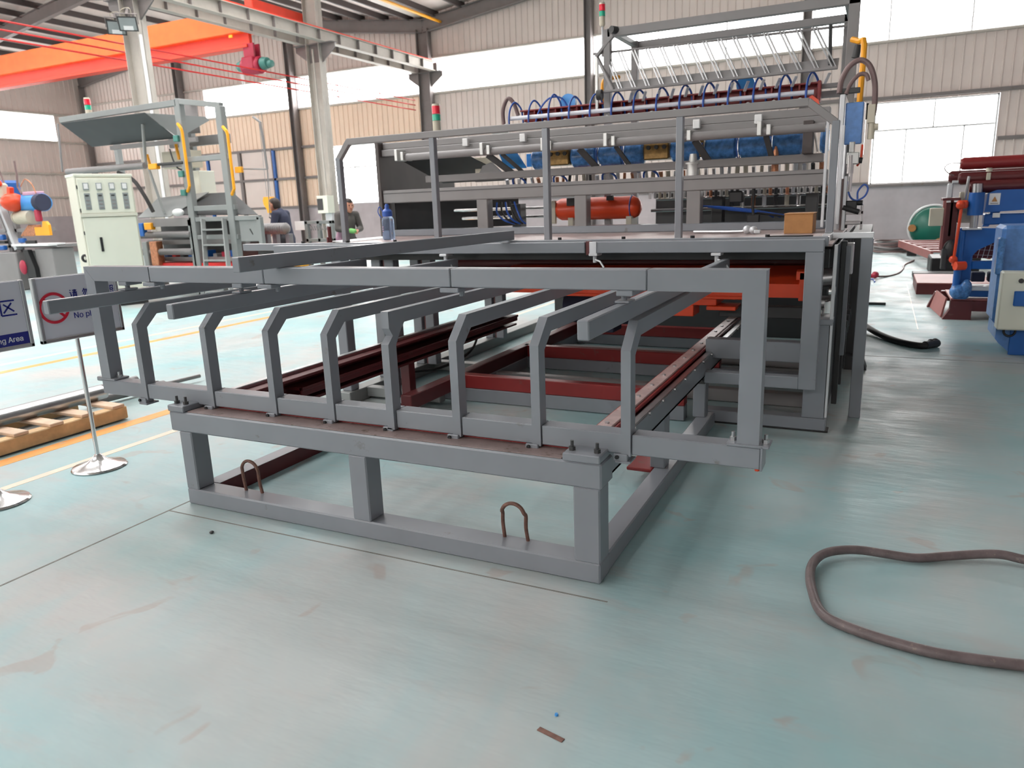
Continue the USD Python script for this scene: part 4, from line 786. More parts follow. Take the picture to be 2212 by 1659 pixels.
part(lm, 'panel_box', box(-10.27, -9.8, 10.0, 10.08, 1.02, 1.40, .01), 'grey_pale', 'pale switch panel'); part(lm, 'panel_mark', [bar((-10.02, 9.995, 1.24), (-9.96, 9.995, 1.14), .012, .02, (0, 1, 0))], 'grey_dark')
part(lm, 'platform_leg', box(-9.82, -9.73, 9.97, 10.05, 0, 1.44, .006), 'grey_pale'); part(lm, 'platform_leg', box(-11.5, -11.40, 9.95, 10.07, 0, 1.44, .006), 'grey_pale')
for a, b in (((-11.07, 9.93, 1.43), (-10.55, 9.35, 0)), ((-10.55, 9.93, 1.43), (-9.98, 9.35, 0))): part(lm, 'ladder_rail', bar(a, b, .03, .09, (0, 1, 0)), 'grey_pale')
for k in range(5):
    t = (k + .7) / 5.4; x = -11.07 + .52 * t; y = 9.93 - .58 * t; z = 1.43 * (1 - t)
    part(lm, 'ladder_step', box(x, x + .54, y - .05, y + .05, z - .015, z + .015), 'grey_pale')
for x, dz in ((-11.38, 0), (-10.30, -.13)): part(lm, 'handrail', tube([(x - .02, 9.95, 3.1 + dz), (x + .1, 9.9, 3.02 + dz), (x + .12, 9.9, 2.96 + dz), (x + .12, 9.9, 2.02 + dz * .7), (x, 9.95, 1.93 + dz * .7)], .028, 8), 'yellow', 'yellow painted grab rail')
part(lm, 'rear_handrail', [cyl((-13.6, 11.0, 2.75), (-13.55, 11.0, 2.5), .03, 8)], 'yellow'); part(lm, 'rear_handrail', cyl((-12.75, 11.0, 3.0), (-12.7, 11.0, 2.6), .03, 8), 'yellow')
part(lm, 'wire_frame', [tube([(-9.85, 10.2, 3.12), (-9.70, 10.2, 3.02), (-9.68, 10.2, 2.7), (-9.66, 10.2, 2.24)], .022, 6), tube([(-10.3, 10.2, 2.28), (-9.66, 10.2, 2.24)], .015, 6)], 'grey_far'); part(lm, 'clip', box(-10.2, -10.05, 9.98, 10.04, 2.2, 2.3), 'yellow'); part(lm, 'thin_stay', cyl((-9.66, 10.2, 2.24), (-9.72, 10.2, 1.45), .008, 6), 'grey_far')
for z in (2.86, 2.25, 1.92): part(lm, 'valve_cluster', [box(-11.52, -11.40, 9.9, 9.96, z - .06, z + .05, .01)], 'teal_cap')
part(lm, 'rear_box', box(-13.3, -12.5, 11.1, 11.4, 2.45, 2.78), 'beige'); part(lm, 'side_cabinet', box(-12.5, -12.1, 10.9, 11.3, 1.5, 2.36, .01), 'cabinet_cream'); part(lm, 'yellow_strip', box(-12.05, -11.95, 10.5, 10.6, 1.75, 2.3), 'yellow')
stack_light(-13.8, 10.0, 3.38, .04, .38, 'red and green stack light on the grey two-tier machine', 1.9)

# ================================================================ ELECTRIC CABINET
A0 = np.array([-12.07, 8.28]); du = np.array([.356, .934]); dn = np.array([.934, -.356])     # along the door face, out of it
cb = thing('control_cabinet', 'tall cream electric control cabinet with four meters and a black handle', 'cabinet', (-12.2, 8.8, 0))
def cabbox(u0, u1, n0, n1, z0, z1, c=.006):
    m = box(u0, u1, -n1, -n0, z0, z1, c); T = np.eye(4); T[:2, 0] = du; T[:2, 1] = -dn; T[:2, 3] = A0; m.apply_transform(T); return m
part(cb, 'body', cabbox(0, .9, -.5, 0, .06, 2.23, .01), 'cabinet_side'); part(cb, 'plinth', cabbox(.02, .88, -.48, -.02, 0, .06), 'grey_dark')
part(cb, 'roof', cabbox(-.01, .91, -.51, .012, 2.20, 2.245), 'cabinet_cream')
ud = part(cb, 'upper_door', cabbox(.03, .87, 0, .022, 1.60, 2.17, .006), 'cabinet_cream'); ld = part(cb, 'lower_door', cabbox(.03, .87, 0, .022, .10, 1.53, .006), 'cabinet_cream')
part(cb, 'ledge', cabbox(0, .9, 0, .035, 1.54, 1.595, .004), 'cabinet_side')
for k in range(4):
    u = .135 + k * .20
    m_ = part(ud, 'meter', cabbox(u - .03, u + .06, .022, .04, 1.98, 2.10, .006), 'glass_grey', 'grey framed meter'); part(ud, 'meter_dial', cabbox(u - .018, u + .048, .04, .043, 2.0, 2.085, .002), 'white')
    part(ud, 'switch_panel', cabbox(u - .03, u + .06, .022, .03, 1.66, 1.93, .003), 'glass_grey', 'grey inset switch panel')
    for z in (1.69, 1.75, 1.81, 1.89): part(ud, 'button', cabbox(u - .015, u + .04, .03, .036, z - .012, z + .012, .003), 'grey_dark' if z > 1.85 else 'grey_far')
part(ld, 'handle', cabbox(.235, .275, .022, .045, .96, 1.2, .008), 'black', 'black door handle')
part(cb, 'hinge', [cabbox(.012, .028, .0, .02, z, z + .06, .002) for z in (1.25, 1.62, 2.0, .4)], 'grey_dark')
def knob(u, z):
    m = cat(lathe([(.035, 0), (.07, 0), (.07, .02), (.035, .03)], 20)); m.apply_transform(trimesh.transformations.rotation_matrix(np.pi / 2, [1, 0, 0])); m.apply_transform(trimesh.transformations.rotation_matrix(.36, [0, 0, 1]))
    p = A0 - dn * u + (-du) * .0; m.apply_translation((p[0], p[1], z)); return m
part(cb, 'cable_grommet', knob(.09, .86), 'black', 'black round cable grommet')

# ================================================================ PILED MACHINERY AT THE FAR LEFT
fm = thing('bending_machine', 'cluttered blue and orange machine at the left edge of the picture', 'machine', (-17, 10.6, 0))
part(fm, 'frame', [box(-18.3, -16.2, 10.4, 10.5, 1.28, 1.36), box(-18.3, -16.1, 10.4, 11.2, .94, 1.0)], 'grey_far'); part(fm, 'leg', [box(x, x + .12, 10.4, 10.5, 0, 1.9) for x in (-17.85, -17.55)], 'grey_far')
part(fm, 'slant_arm', bar((-17.75, 10.35, 1.85), (-17.4, 10.35, .9), .10, .14, (0, 1, 0)), 'steel_pale'); part(fm, 'slant_arm', bar((-17.85, 10.3, 1.95), (-17.62, 10.3, 1.3), .07, .10, (0, 1, 0)), 'grey_far')
part(fm, 'motor', box(-18.2, -17.6, 10.2, 10.8, 2.02, 2.42, .06), 'blue', 'blue motor block'); part(fm, 'motor_cap', cyl((-17.9, 10.1, 2.2), (-17.9, 10.22, 2.2), .15), 'black'); part(fm, 'fitting', [box(-17.7, -17.4, 10.2, 10.4, 2.0, 2.35, .05)], 'beige')
part(fm, 'dome', sphere((-17.2, 10.3, 1.93), (.24, .24, .2), 3), 'orange_red', 'orange rounded cover'); part(fm, 'horn', bar((-17.25, 10.3, 2.05), (-17.2, 10.3, 2.25), .1, .1), 'orange_red'); part(fm, 'lamp', sphere((-17.42, 10.2, 2.34), .07), 'orange_red')
part(fm, 'gearmotor', lathe([(0, 0), (.16, 0), (.19, .06), (.19, .7), (.15, .78), (0, .8)], 18, (-17.15, 10.5, 1.9), 'x'), 'sky_blue', 'blue gear motor'); part(fm, 'gearmotor_top', box(-17.0, -16.5, 10.4, 10.6, 2.05, 2.14, .02), 'pink_cloth'); part(fm, 'coil_spool', cyl((-16.45, 10.4, 1.9), (-16.3, 10.4, 1.9), .18), 'navy_cloth')
part(fm, 'coil', lathe([(0, 0), (.15, 0), (.15, .02)] + [((.15 if k % 2 else .135), .02 + .03 * k) for k in range(18)] + [(0, .56)], 16, (-17.3, 10.4, 1.6), 'x'), 'beige', 'pale ribbed drum'); part(fm, 'red_guard', box(-16.55, -16.4, 10.3, 10.4, 1.5, 1.75, .03), 'hoist_crimson')
part(fm, 'yellow_guard', prism([(-16.62, 1.2), (-16.12, 1.2), (-16.12, 1.42), (-16.2, 1.5), (-16.3, 1.5), (-16.34, 1.38), (-16.62, 1.38)], 10.3, 10.36), 'yellow', 'yellow notched guard plate')
part(fm, 'copper_windings', [cyl((-17.2 + .06 * k, 10.35, 1.2), (-16.95 + .06 * k, 10.4, 1.42), .02, 6) for k in range(8)], 'copper'); part(fm, 'tray', box(-17.4, -16.1, 10.2, 10.6, .98, 1.03), 'white')
part(fm, 'cabinet', box(-16.75, -16.15, 10.3, 10.8, 0, .92, .01), 'grey_far', 'grey metal cabinet'); part(fm, 'cabinet', box(-18.4, -17.3, 10.2, 10.8, 0, .85, .02), 'grey_far'); part(fm, 'black_unit', prism([(-17.0, .3), (-16.7, .2), (-16.7, .5), (-16.85, .9), (-17.0, .9)], 10.2, 10.3), 'black'); part(fm, 'red_unit', sphere((-17.1, 10.2, .52), (.12, .05, .16)), 'hoist_crimson')
part(fm, 'blue_unit', [box(-18.1, -17.75, 10.25, 10.35, 1.12, 1.24, .02), box(-18.0, -17.7, 10.2, 10.3, .9, 1.0, .02), box(-17.3, -17.1, 10.3, 10.4, 1.05, 1.15, .02)], 'blue'); part(fm, 'dark_slot', [box(-18.2, -17.75, 10.28, 10.36, 1.04, 1.1), box(-16.95, -16.6, 10.25, 10.3, 1.02, 1.1)], 'black')
part(fm, 'wire', tube([(-17.8, 10.4, 2.95), (-17.6, 10.4, 2.5), (-17.55, 10.4, 2.3)], .02, 6), 'hose_brown'); part(fm, 'wire', tube([(-17.05, 10.4, 2.8), (-17.05, 10.4, 2.5), (-17.1, 10.4, 2.25), (-17.0, 10.4, 2.1)], .022, 6), 'hose_brown')
part(fm, 'cable', tube([(-17.0, 10.4, 2.25), (-16.8, 10.4, 2.4), (-16.6, 10.4, 2.3), (-16.5, 10.4, 2.1)], .012, 6, 5), 'copper')

# ================================================================ ROLLER CONVEYORS behind
def conveyor(x0, x1, y, zt, kind):
    t = thing('roller_conveyor', 'grey conveyor with a ribbed roller and stout legs beside the two-tier machine' if kind == 0 else 'light conveyor frame with a comb of short bars, right of the ribbed one', 'conveyor', ((x0 + x1) / 2, y, 0))
    if kind == 0:
        part(t, 'ribbed_roller', lathe([(0, 0)] + [((.115 if k % 2 else .095), .03 * k) for k in range(int((x1 - x0) / .03))] + [(0, x1 - x0)], 16, (x0, y, zt - .12), 'x'), 'grey_far')
        for x in (x0 + .02, x0 + .26, x1 - .12): part(t, 'leg', box(x, x + .11, y - .02, y + .1, 0, zt - .22, .01), 'grey')
        part(t, 'beam', box(x0, x1, y, y + .1, .6, .68), 'grey')
        for x in (x0 + .13, x0 + .42, x1 - .0): part(t, 'yellow_block', box(x, x + .13, y + .1, y + .2, .74, .86, .02), 'yellow')
    else:
        part(t, 'top_bar', box(x0, x1, y, y + .08, zt - .06, zt), 'grey_pale'); part(t, 'lower_bar', box(x0, x1, y, y + .08, zt - .40, zt - .34), 'grey_pale')
        for k in range(9): part(t, 'short_bar', bar((x0 + .14 + k * .055, y - .01, zt - .10), (x0 + .17 + k * .055, y - .01, zt - .18), .02, .02, (0, 1, 0)), 'grey_far')
        for x in (x0, x0 + .3, x1 - .07): part(t, 'leg', box(x, x + .07, y, y + .08, 0, zt, .006), 'grey_pale')
        part(t, 'paper', box(x0 - .22, x0 + .02, y - .03, y - .02, zt - .17, zt), 'white', 'white notice taped to the frame'); part(t, 'low_bench', box(x0 - .1, x1 + .2, y + .1, y + .4, .55, .85), 'grey')
conveyor(-11.2, -10.48, 11.5, 1.31, 0); conveyor(-10.18, -9.5, 11.6, 1.32, 1)
solo('yellow_crate', box(-10.35, -10.0, 11.2, 11.42, .0, .86, .02), 'yellow', 'yellow block standing under the light conveyor frame', 'block')

# hook block hanging from the hoist
part(h, 'rope', cyl((-16.98, 17.8, 5.6), (-16.98, 17.8, 2.0), .008, 6), 'grey_far'); part(h, 'rope', cyl((-16.84, 17.8, 5.6), (-16.84, 17.8, 2.0), .008, 6), 'grey_far')
hk = part(h, 'hook_block', prism([(-17.06, 1.98), (-16.78, 1.98), (-16.72, 1.86), (-16.76, 1.72), (-16.88, 1.58), (-16.88, 1.5), (-16.96, 1.5), (-16.97, 1.6), (-17.08, 1.75), (-17.1, 1.88)], 17.72, 17.88), 'yellow', 'yellow hook block'); part(hk, 'hook', tube([(-16.92, 17.8, 1.5), (-16.9, 17.8, 1.44), (-16.86, 17.8, 1.39), (-16.91, 17.8, 1.33), (-16.98, 17.8, 1.38)], .022, 8, 4), 'grey_dark')

# ================================================================ PEOPLE
def limb(a, ra, b, rb):
    s1 = m3.Manifold.sphere(ra, 20).translate(list(map(float, a))); s2 = m3.Manifold.sphere(rb, 20).translate(list(map(float, b)))
    return m3.Manifold.batch_hull([s1, s2])
def blob(pieces, edge=.03, it=6):
    m = m3.Manifold.batch_boolean(pieces, m3.OpType.Add).refine_to_length(edge).to_mesh()
    t = trimesh.Trimesh(m.vert_properties[:, :3], m.tri_verts, process=True)
    trimesh.smoothing.filter_taubin(t, lamb=.5, nu=.53, iterations=it); return t
def person(x, y, yaw, label, coat, trousers, bend, arms, cap_hair='hair', extra=None, hgt=1.72):
    """Local frame: +x is the way the person faces, +y their left."""
    t = thing('person', label, 'person', (x, y, 0))
    k = hgt / 1.72; c, s = math.cos(yaw), math.sin(yaw)
    def W(m):
        v = np.array(m.vertices) * k; m.vertices = np.c_[v[:, 0] * c - v[:, 1] * s + x, v[:, 0] * s + v[:, 1] * c + y, v[:, 2]]; return m
    hip, chest = (0, 0, .93), (bend * .22, 0, 1.30); neck = (bend * .34, 0, 1.47); head = (bend * .34 + .07 + bend * .08, 0, 1.585 - bend * .03)
    sh = [(bend * .26, d * .185, 1.40) for d in (-1, 1)]; P_ = []; J = []; T_ = []
    P_ += [limb(hip, .13, chest, .125), limb(chest, .125, neck, .06), limb(neck, .055, head, .06)]
    P_ += [limb((head[0] - .01, 0, head[2] + .035), .094, (head[0] + .015, 0, head[2] - .055), .07), limb((head[0] + .03, 0, head[2] - .09), .045, (head[0] + .04, 0, head[2] - .085), .04)]
    P_ += [limb((head[0] + .085, 0, head[2] + .015), .012, (head[0] + .10, 0, head[2] - .03), .017)] + [limb((head[0] - .005, d * .092, head[2] + .01), .022, (head[0] - .01, d * .094, head[2] - .025), .016) for d in (-1, 1)]
    J += [limb((0, 0, .84), .165, chest, .165), limb(chest, .165, (bend * .30, 0, 1.43), .095), limb(sh[0], .085, sh[1], .085)]
    for i, d in enumerate((-1, 1)):
        el, wr__ = arms[i]
        P_ += [limb(sh[i], .05, el, .04), limb(el, .04, wr__, .028)]
        J += [limb(sh[i], .082, el, .062), limb(el, .062, wr__, .046)]
        dv = np.array(wr__) - np.array(el); dv = dv / np.linalg.norm(dv); w0 = np.array(wr__) + dv * .01; side = np.cross(dv, (0, 0, 1.)); side = side / (np.linalg.norm(side) + 1e-9); dn_ = np.cross(side, dv)
        pal = w0 + dv * .085; P_ += [limb(w0, .028, pal + side * .02, .022), limb(w0, .028, pal - side * .02, .022)]
        for f_ in range(4):
            o = side * (-.03 + .02 * f_); L_ = (.06, .075, .07, .055)[f_]; a1 = pal + o; a2 = a1 + dv * L_ * .55 - dn_ * .008; a3 = a2 + dv * L_ * .4 - dn_ * .028
            P_ += [limb(a1, .010, a2, .009), limb(a2, .009, a3, .008)]
        th = w0 + dv * .03 + side * d * .03; P_ += [limb(th, .012, th + dv * .04 + side * d * .022, .010), limb(th + dv * .04 + side * d * .022, .010, th + dv * .07 + side * d * .012, .009)]
        hp = (0, d * .095, .90); kn = (.03, d * .105, .49); an = (-.01, d * .11, .09)
        P_ += [limb(hp, .085, kn, .055), limb(kn, .055, an, .038), limb((an[0], an[1], .05), .04, (.14, an[1], .04), .032)]
        T_ += [limb(hp, .118, kn, .082), limb(kn, .082, (an[0], an[1], .10), .065)]
    T_ += [limb((0, -.05, .93), .135, (0, .05, .93), .135)]
    part(t, 'body', W(blob(P_, .022, 4)), 'skin', smooth=True)
    part(t, 'jacket', W(blob(J, .04)), coat, smooth=True); part(t, 'trousers', W(blob(T_, .04)), trousers, smooth=True)
    hr = blob([limb((head[0] - .025, 0, head[2] + .06), .098, (head[0] - .055, 0, head[2] - .01), .085), limb((head[0] + .03, 0, head[2] + .09), .06, (head[0] - .05, 0, head[2] + .05), .085)], .025, 3); part(t, 'hair', W(hr), cap_hair, smooth=True)
    for d in (-1, 1):
        part(t, 'eye', W(sphere((head[0] + .082, d * .033, head[2] + .012), .011)), 'black'); part(t, 'shoe', W(blob([limb((-.03, d * .11, .045), .047, (.15, d * .11, .035), .037)], .03, 2)), 'black')
    part(t, 'mouth', W(box(head[0] + .083, head[0] + .088, -.022, .022, head[2] - .066, head[2] - .058, .001)), 'hoist_crimson')
    if extra: extra(t, W)
person(-11.35, 12.35, math.radians(190), 'person in a navy jacket with head bowed, beside the yellow hook', 'navy_cloth', 'dark_cloth', .35, [((.10, -.27, 1.12), (.30, -.16, 1.05)), ((.12, .27, 1.12), (.32, .16, 1.08))], hgt=1.80)
def holds(t, W): part(t, 'glove', W(blob([limb((.40, -.10, 1.10), .05, (.46, -.06, 1.09), .045)], .03, 2)), 'green_glove', 'green glove')
person(-9.72, 12.3, math.radians(-25), 'person in a dark grey jacket looking down at a green-gloved hand, before the tall window', 'grey_cloth', 'dark_cloth', .3, [((.14, -.25, 1.14), (.36, -.11, 1.10)), ((.10, .27, 1.13), (.33, .08, 1.10))], extra=holds)
solo('pink_bag', blob([limb((-9.78, 12.12, .95), .07, (-9.74, 12.12, 1.12), .045), limb((-9.78, 12.12, .95), .07, (-9.70, 12.1, .8), .05)], .03, 2), 'pink_cloth', 'pink cloth bag hanging beside the person in grey', 'bag', smooth=True)

# ================================================================ SIGNS
GLYPH = {
 'qing': [[(.12, .92), (.22, .82)], [(.05, .62), (.22, .62), (.22, .2), (.35, .32)], [(.45, .86), (.95, .86)], [(.5, .73), (.9, .73)], [(.4, .6), (1, .6)], [(.7, .96), (.7, .6)], [(.5, .5), (.5, .04)], [(.5, .5), (.9, .5), (.9, .04)], [(.5, .35), (.9, .35)], [(.5, .2), (.9, .2)]],
 'wu': [[(.35, .95), (.1, .55)], [(.25, .78), (.9, .78), (.8, .1), (.68, .1)], [(.5, .78), (.15, .25)], [(.7, .78), (.3, .08)]],
 'pai': [[(.05, .75), (.4, .75)], [(.22, .95), (.22, .08), (.12, .14)], [(.05, .35), (.4, .5)], [(.7, .98), (.6, .82)], [(.52, .8), (.52, .08)], [(.52, .8), (.95, .8), (.95, .08)], [(.52, .45), (.95, .45)], [(.52, .1), (.95, .1)]],
 'zhao': [[(.08, .9), (.08, .4)], [(.08, .9), (.38, .9), (.38, .4)], [(.08, .65), (.38, .65)], [(.08, .4), (.38, .4)], [(.5, .9), (.95, .9), (.9, .68)], [(.7, .9), (.52, .65)], [(.55, .58), (.55, .38)], [(.55, .58), (.92, .58), (.92, .38)], [(.55, .38), (.92, .38)], [(.1, .25), (.03, .05)], [(.35, .22), (.4, .06)], [(.6, .22), (.66, .06)], [(.85, .25), (.95, .05)]],
 'qu': [[(.05, .95), (.95, .95)], [(.05, .95), (.05, .05), (1, .05)], [(.75, .8), (.2, .2)], [(.25, .75), (.85, .25)]]}
SX = -4.236
def glyph(key, y, z, size, x, w=.10):
    out = []
    for st_ in GLYPH[key]:
        for p, q in zip(st_[:-1], st_[1:]): out.append(bar((x, y + p[0] * size, z + p[1] * size), (x, y + q[0] * size, z + q[1] * size), .0016, size * w, (0, 0, 1) if abs(q[0] - p[0]) > abs(q[1] - p[1]) else (0, 1, 0), c=.0003))
    return out
def words(text, y, z, hgt, x, bold=False):
    m = meshkit.text_mesh(text, hgt, .0016, bold); v = np.array(m.vertices); m.vertices = np.c_[v[:, 2] + x, v[:, 0] + y, v[:, 1] + z]; return m
def sign(y0, y1, yb, label):
    t = thing('sign_stand', label, 'sign', (SX, yb, 0)); z0, z1 = .818, 1.192
    part(t, 'base', lathe([(0, 0), (.155, 0), (.158, .006), (.15, .016), (.11, .026), (.06, .045), (.03, .07), (.018, .085), (0, .085)], 32, (SX - .03, yb, 0)), 'chrome', 'polished steel base')
    part(t, 'pole', cyl((SX - .03, yb, .07), (SX - .03, yb, .84), .0125, 14), 'chrome')
    b = part(t, 'board', box(SX - .012, SX - .001, y0 + .012, y1 - .012, z0 + .012, z1 - .004, .002), 'sign_white', 'white printed board')
    part(t, 'frame', [box(SX - .025, SX + .006, y0, y0 + .022, z0, z1, .004), box(SX - .025, SX + .006, y1 - .022, y1, z0, z1, .004), box(SX - .025, SX + .006, y0, y1, z0, z0 + .022, .004), box(SX - .025, SX - .012, y0, y1, z1 - .012, z1, .004)], 'steel', 'steel edge frame')
    return b
b1 = sign(2.553, 3.075, 2.777, 'white stand sign with a red prohibition ring, behind the left end of the trolley')
part(b1, 'prohibition_ring', cat(ring((SX + .0005, 2.655, 1.013), .082, .0085, 'x', 40, 6), bar((SX, 2.597, 1.071), (SX, 2.713, .955), .002, .015, (0, 1, 0), .0004)), 'sign_red', 'red ring with a slash')
part(b1, 'camera_symbol', [box(SX - .001, SX + .0005, 2.613, 2.697, .985, 1.04, .0003), box(SX - .001, SX + .0005, 2.638, 2.672, 1.04, 1.052, .0003), ring((SX + .0004, 2.655, 1.012), .018, .003, 'x', 20, 6)], 'grey_dark', 'dark camera symbol')
for i, k_ in enumerate(('qing', 'wu', 'pai', 'zhao')): part(b1, 'character', cat(glyph(k_, 2.757 + i * .0785, 1.058, .05, SX)), 'sign_blue')
part(b1, 'lettering', words('No photos', 2.762, .938, .033, SX - .0005), 'sign_blue', 'blue lettering No photos')
b2 = sign(1.985, 2.508, 2.17, 'white stand sign with a blue bottom band, at the left edge of the picture')
part(b2, 'band', box(SX - .002, SX + .0005, 2.007, 2.485, .842, .908, .0003), 'sign_blue', 'dark blue band'); part(b2, 'lettering', words('Working Area', 2.452 - meshkit.text_mesh('Working Area', .0275, .0016, True).bounds[1][0], .862, .0275, SX + .0004, True), 'sign_white', 'white lettering Working Area')
part(b2, 'character', cat(glyph('qu', 2.36, 1.005, .086, SX)), 'sign_blue')

# ================================================================ PALLET WITH STEEL TUBES
pl = thing('wooden_pallet', 'yellow wooden pallet by the orange floor line carrying steel tubes', 'pallet', (-5.35, 2.8, 0))
part(pl, 'stringer', box(-5.19, -5.09, 1.5, 3.61, 0.01, .105, .006), 'wood'); part(pl, 'stringer', box(-5.75, -5.66, 1.5, 3.6, 0.01, .105, .006), 'wood'); part(pl, 'bottom_shim', box(-5.17, -5.1, 1.5, 3.4, 0, .012), 'grey_dark')
for i in range(9):
    y = 3.49 - i * .24; part(pl, 'deck_board', box(-5.78, -5.085 - .01 * (i % 2), y, y + .10, .105, .128, .004), 'plank')
TW = ['nearest the floor line on the pallet', 'second from the floor line on the pallet', 'third from the floor line on the pallet']
for i, (x, r, mt, y1) in enumerate(((-5.40, .048, 'steel', 3.66), (-5.52, .04, 'steel_pale', 3.72), (-5.60, .034, 'grey_far', 4.1))):
    solo('steel_tube', lathe([(r * .8, 0), (r, 0), (r, y1 - .6), (r * .8, y1 - .6), (r * .8, 0)], 20, (x, .6, .128 + r), 'y'), mt, ['thick shiny steel tube', 'paler steel tube', 'thin dull grey tube'][i] + ' ' + TW[i], 'tube')
solo('steel_shaft', cat(cyl((-5.70, 3.8, .05), (-5.60, 4.75, .05), .018, 12), cyl((-5.71, 3.7, .05), (-5.65, 4.4, .05), .034, 14)), 'grey_far', 'stepped grey shaft with a thin tip lying beside the tubes', 'shaft')
solo('wood_wedge', cat([bar((-5.76, 4.45, .02), (-5.66, 4.52, .02), .02, .02), bar((-5.70, 4.49, .02), (-5.62, 4.53, .015), .03, .03)]), 'rust', 'small brown wedge and scrap beside the stepped shaft', 'scrap')

# ================================================================ CABLES AND HOSES ON THE FLOOR
CP = [(1.2, 3.0), (1.05, 3.22), (.85, 3.31), (.623, 3.37), (.547, 3.388), (.47, 3.361), (.349, 3.295), (.23, 3.229), (.11, 3.224), (.029, 3.223), (-.033, 3.203), (-.093, 3.159), (-.132, 3.095), (-.153, 2.997), (-.149, 2.882), (-.132, 2.781), (-.106, 2.676), (-.069, 2.612), (-.008, 2.577), (.077, 2.548), (.175, 2.528), (.268, 2.52), (.359, 2.527), (.448, 2.54), (.51, 2.551), (.75, 2.6), (1.1, 2.65), (1.6, 2.6)]
ZP = [.019, .019, .022, .03, .036, .03, .021, .02, .026, .032, .036, .036, .034, .03, .022, .02, .02, .02, .02, .019] + [.019] * 8
CP3 = np.array([(x, y, z) for (x, y), z in zip(CP, ZP)])
# a raised stretch must shift towards the camera's foot so that it stays where the loop is
CP3[:, :2] = CP3[:, :2] * ((1.5 - CP3[:, 2]) / (1.5 - .02))[:, None]
solo('power_cable', tube(CP3, .0185, 12, 6), 'cable_jacket', 'thick brown-grey power cable looped on the floor at the right', 'cable')
hz = thing('rubber_hose', 'thick black rubber hose with a metal end lying on the floor beyond the grey post', 'hose', (.2, 8.5, 0))
part(hz, 'hose', tube([(-.2, 9.3, .12), (-.073, 8.95, .06), (.087, 8.53, .035), (.258, 8.19, .031), (.418, 8.03, .031), (.5, 8.06, .031)], .031, 12, 6), 'rubber'); part(hz, 'coupling', [cyl((.47, 8.04, .036), (.58, 8.17, .038), .038, 14), sphere((.56, 8.17, .05), .035), sphere((.52, 8.12, .055), .03)], 'grey_dark')
solo('iron_bar', box(-.13, .14, 11.08, 11.13, 0, .035, .004), 'black', 'short black bar lying on the floor behind the grey post', 'bar')
ck = thing('cable_plug', 'dark red cable plug with a blue wire on the floor behind the grey post', 'plug', (0, 14.6, 0))
part(ck, 'body', [sphere((-.02, 14.6, .06), (.06, .08, .06)), cyl((-.15, 14.6, .04), (0, 14.6, .04), .035)], 'hoist_crimson'); part(ck, 'wire', tube([(-.1, 14.4, .012), (-.03, 14.2, .012), (-.02, 13.9, .012)], .012, 6, 4), 'blue_hose')
solo('thin_wire', tube([(0.03, 14.6, .03), (.2, 14.9, .01), (.36, 15.44, .01), (.45, 16.3, .01), (.5, 17.2, .01), (.7, 18.2, .02)], .018, 6, 5), 'hose_brown', 'thin wire trailing across the floor to the pink rack', 'wire')

# ================================================================ RIGHT BACKGROUND
coil_t = thing('cable_coil', 'flat heap of grey cable coiled on the floor near the green tank', 'cable coil', (.4, 21.4, 0))
for k in range(7): part(coil_t, 'turn', tube([(.28 + (.42 - .03 * (k % 3)) * math.cos(a), 21.3 + (.85 - .06 * (k % 3)) * math.sin(a), .03 + .033 * k + .012 * math.sin(3 * a + k)) for a in np.linspace(0, 2 * math.pi, 28)], .026, 6), 'grey_far' if k % 2 else 'hose_brown')
gt = thing('green_tank', 'dark green round vessel with a pale rim against the back wall', 'tank', (1.15, 22, 0))
part(gt, 'shell', lathe([(0, -.75), (.25, -.72), (.45, -.6), (.53, -.45), (.54, .45), (.45, .6), (0, .75)], 28, (1.18, 22.2, .56), 'y'), 'tank_green'); part(gt, 'rim', ring((1.18, 21.75, .56), .535, .03, 'y', 36), 'white'); part(gt, 'flange', [cyl((.72, 21.5, .55), (.72, 21.6, .55), .09), cyl((1.35, 21.5, .2), (1.35, 21.6, .2), .1)], 'wood_box'); part(gt, 'saddle', [box(.8, 1.55, 21.85, 21.95, 0, .2), box(.8, 1.55, 22.5, 22.6, 0, .2)], 'oxide')
pr = thing('pink_rack', 'pink primed steel pallet frame low on the floor beyond the blue machine', 'steel pallet', (.95, 18.5, 0))
part(pr, 'side_rail', bar((.44, 20.4, .24), (.94, 16.7, .24), .05, .16), 'oxide_pink'); part(pr, 'side_rail', bar((1.4, 20.4, .24), (1.9, 16.7, .24), .05, .16), 'oxide_pink')
for k in range(6):
    y = 20.2 - k * .68; x = .47 + (20.4 - y) * .135; part(pr, 'cross_slat', box(x, x + .96, y - .12, y + .12, .29, .325), 'oxide_pink')
part(pr, 'foot', [box(.9, 1.1, 16.9, 17.1, 0, .17), box(1.6, 1.8, 17, 17.2, 0, .17), box(.6, .8, 19.7, 19.9, 0, .17), box(1.4, 1.6, 19.7, 19.9, 0, .17)], 'grey_dark')
solo('steel_plate', box(.56, 1.5, 14.55, 14.95, .02, .10, .01), 'grey_dark', 'dark plate stack on the floor behind the blue machine', 'plate'); solo('plate_pile', box(.85, 1.6, 15.2, 16.2, 0, .3, .02), 'black', 'black pile of plates under the pink rack', 'plates')
sk = thing('red_skid', 'low dark red steel skid on the floor behind the red feet', 'skid', (.9, 13, 0))
part(sk, 'top', box(.54, 1.5, 12.35, 13.7, .155, .17, .003), 'oxide_pink'); part(sk, 'skirt', [box(.54, 1.5, 12.35, 12.37, 0, .155, .003), box(.54, .56, 12.37, 13.7, 0, .155, .003)], 'oxide')

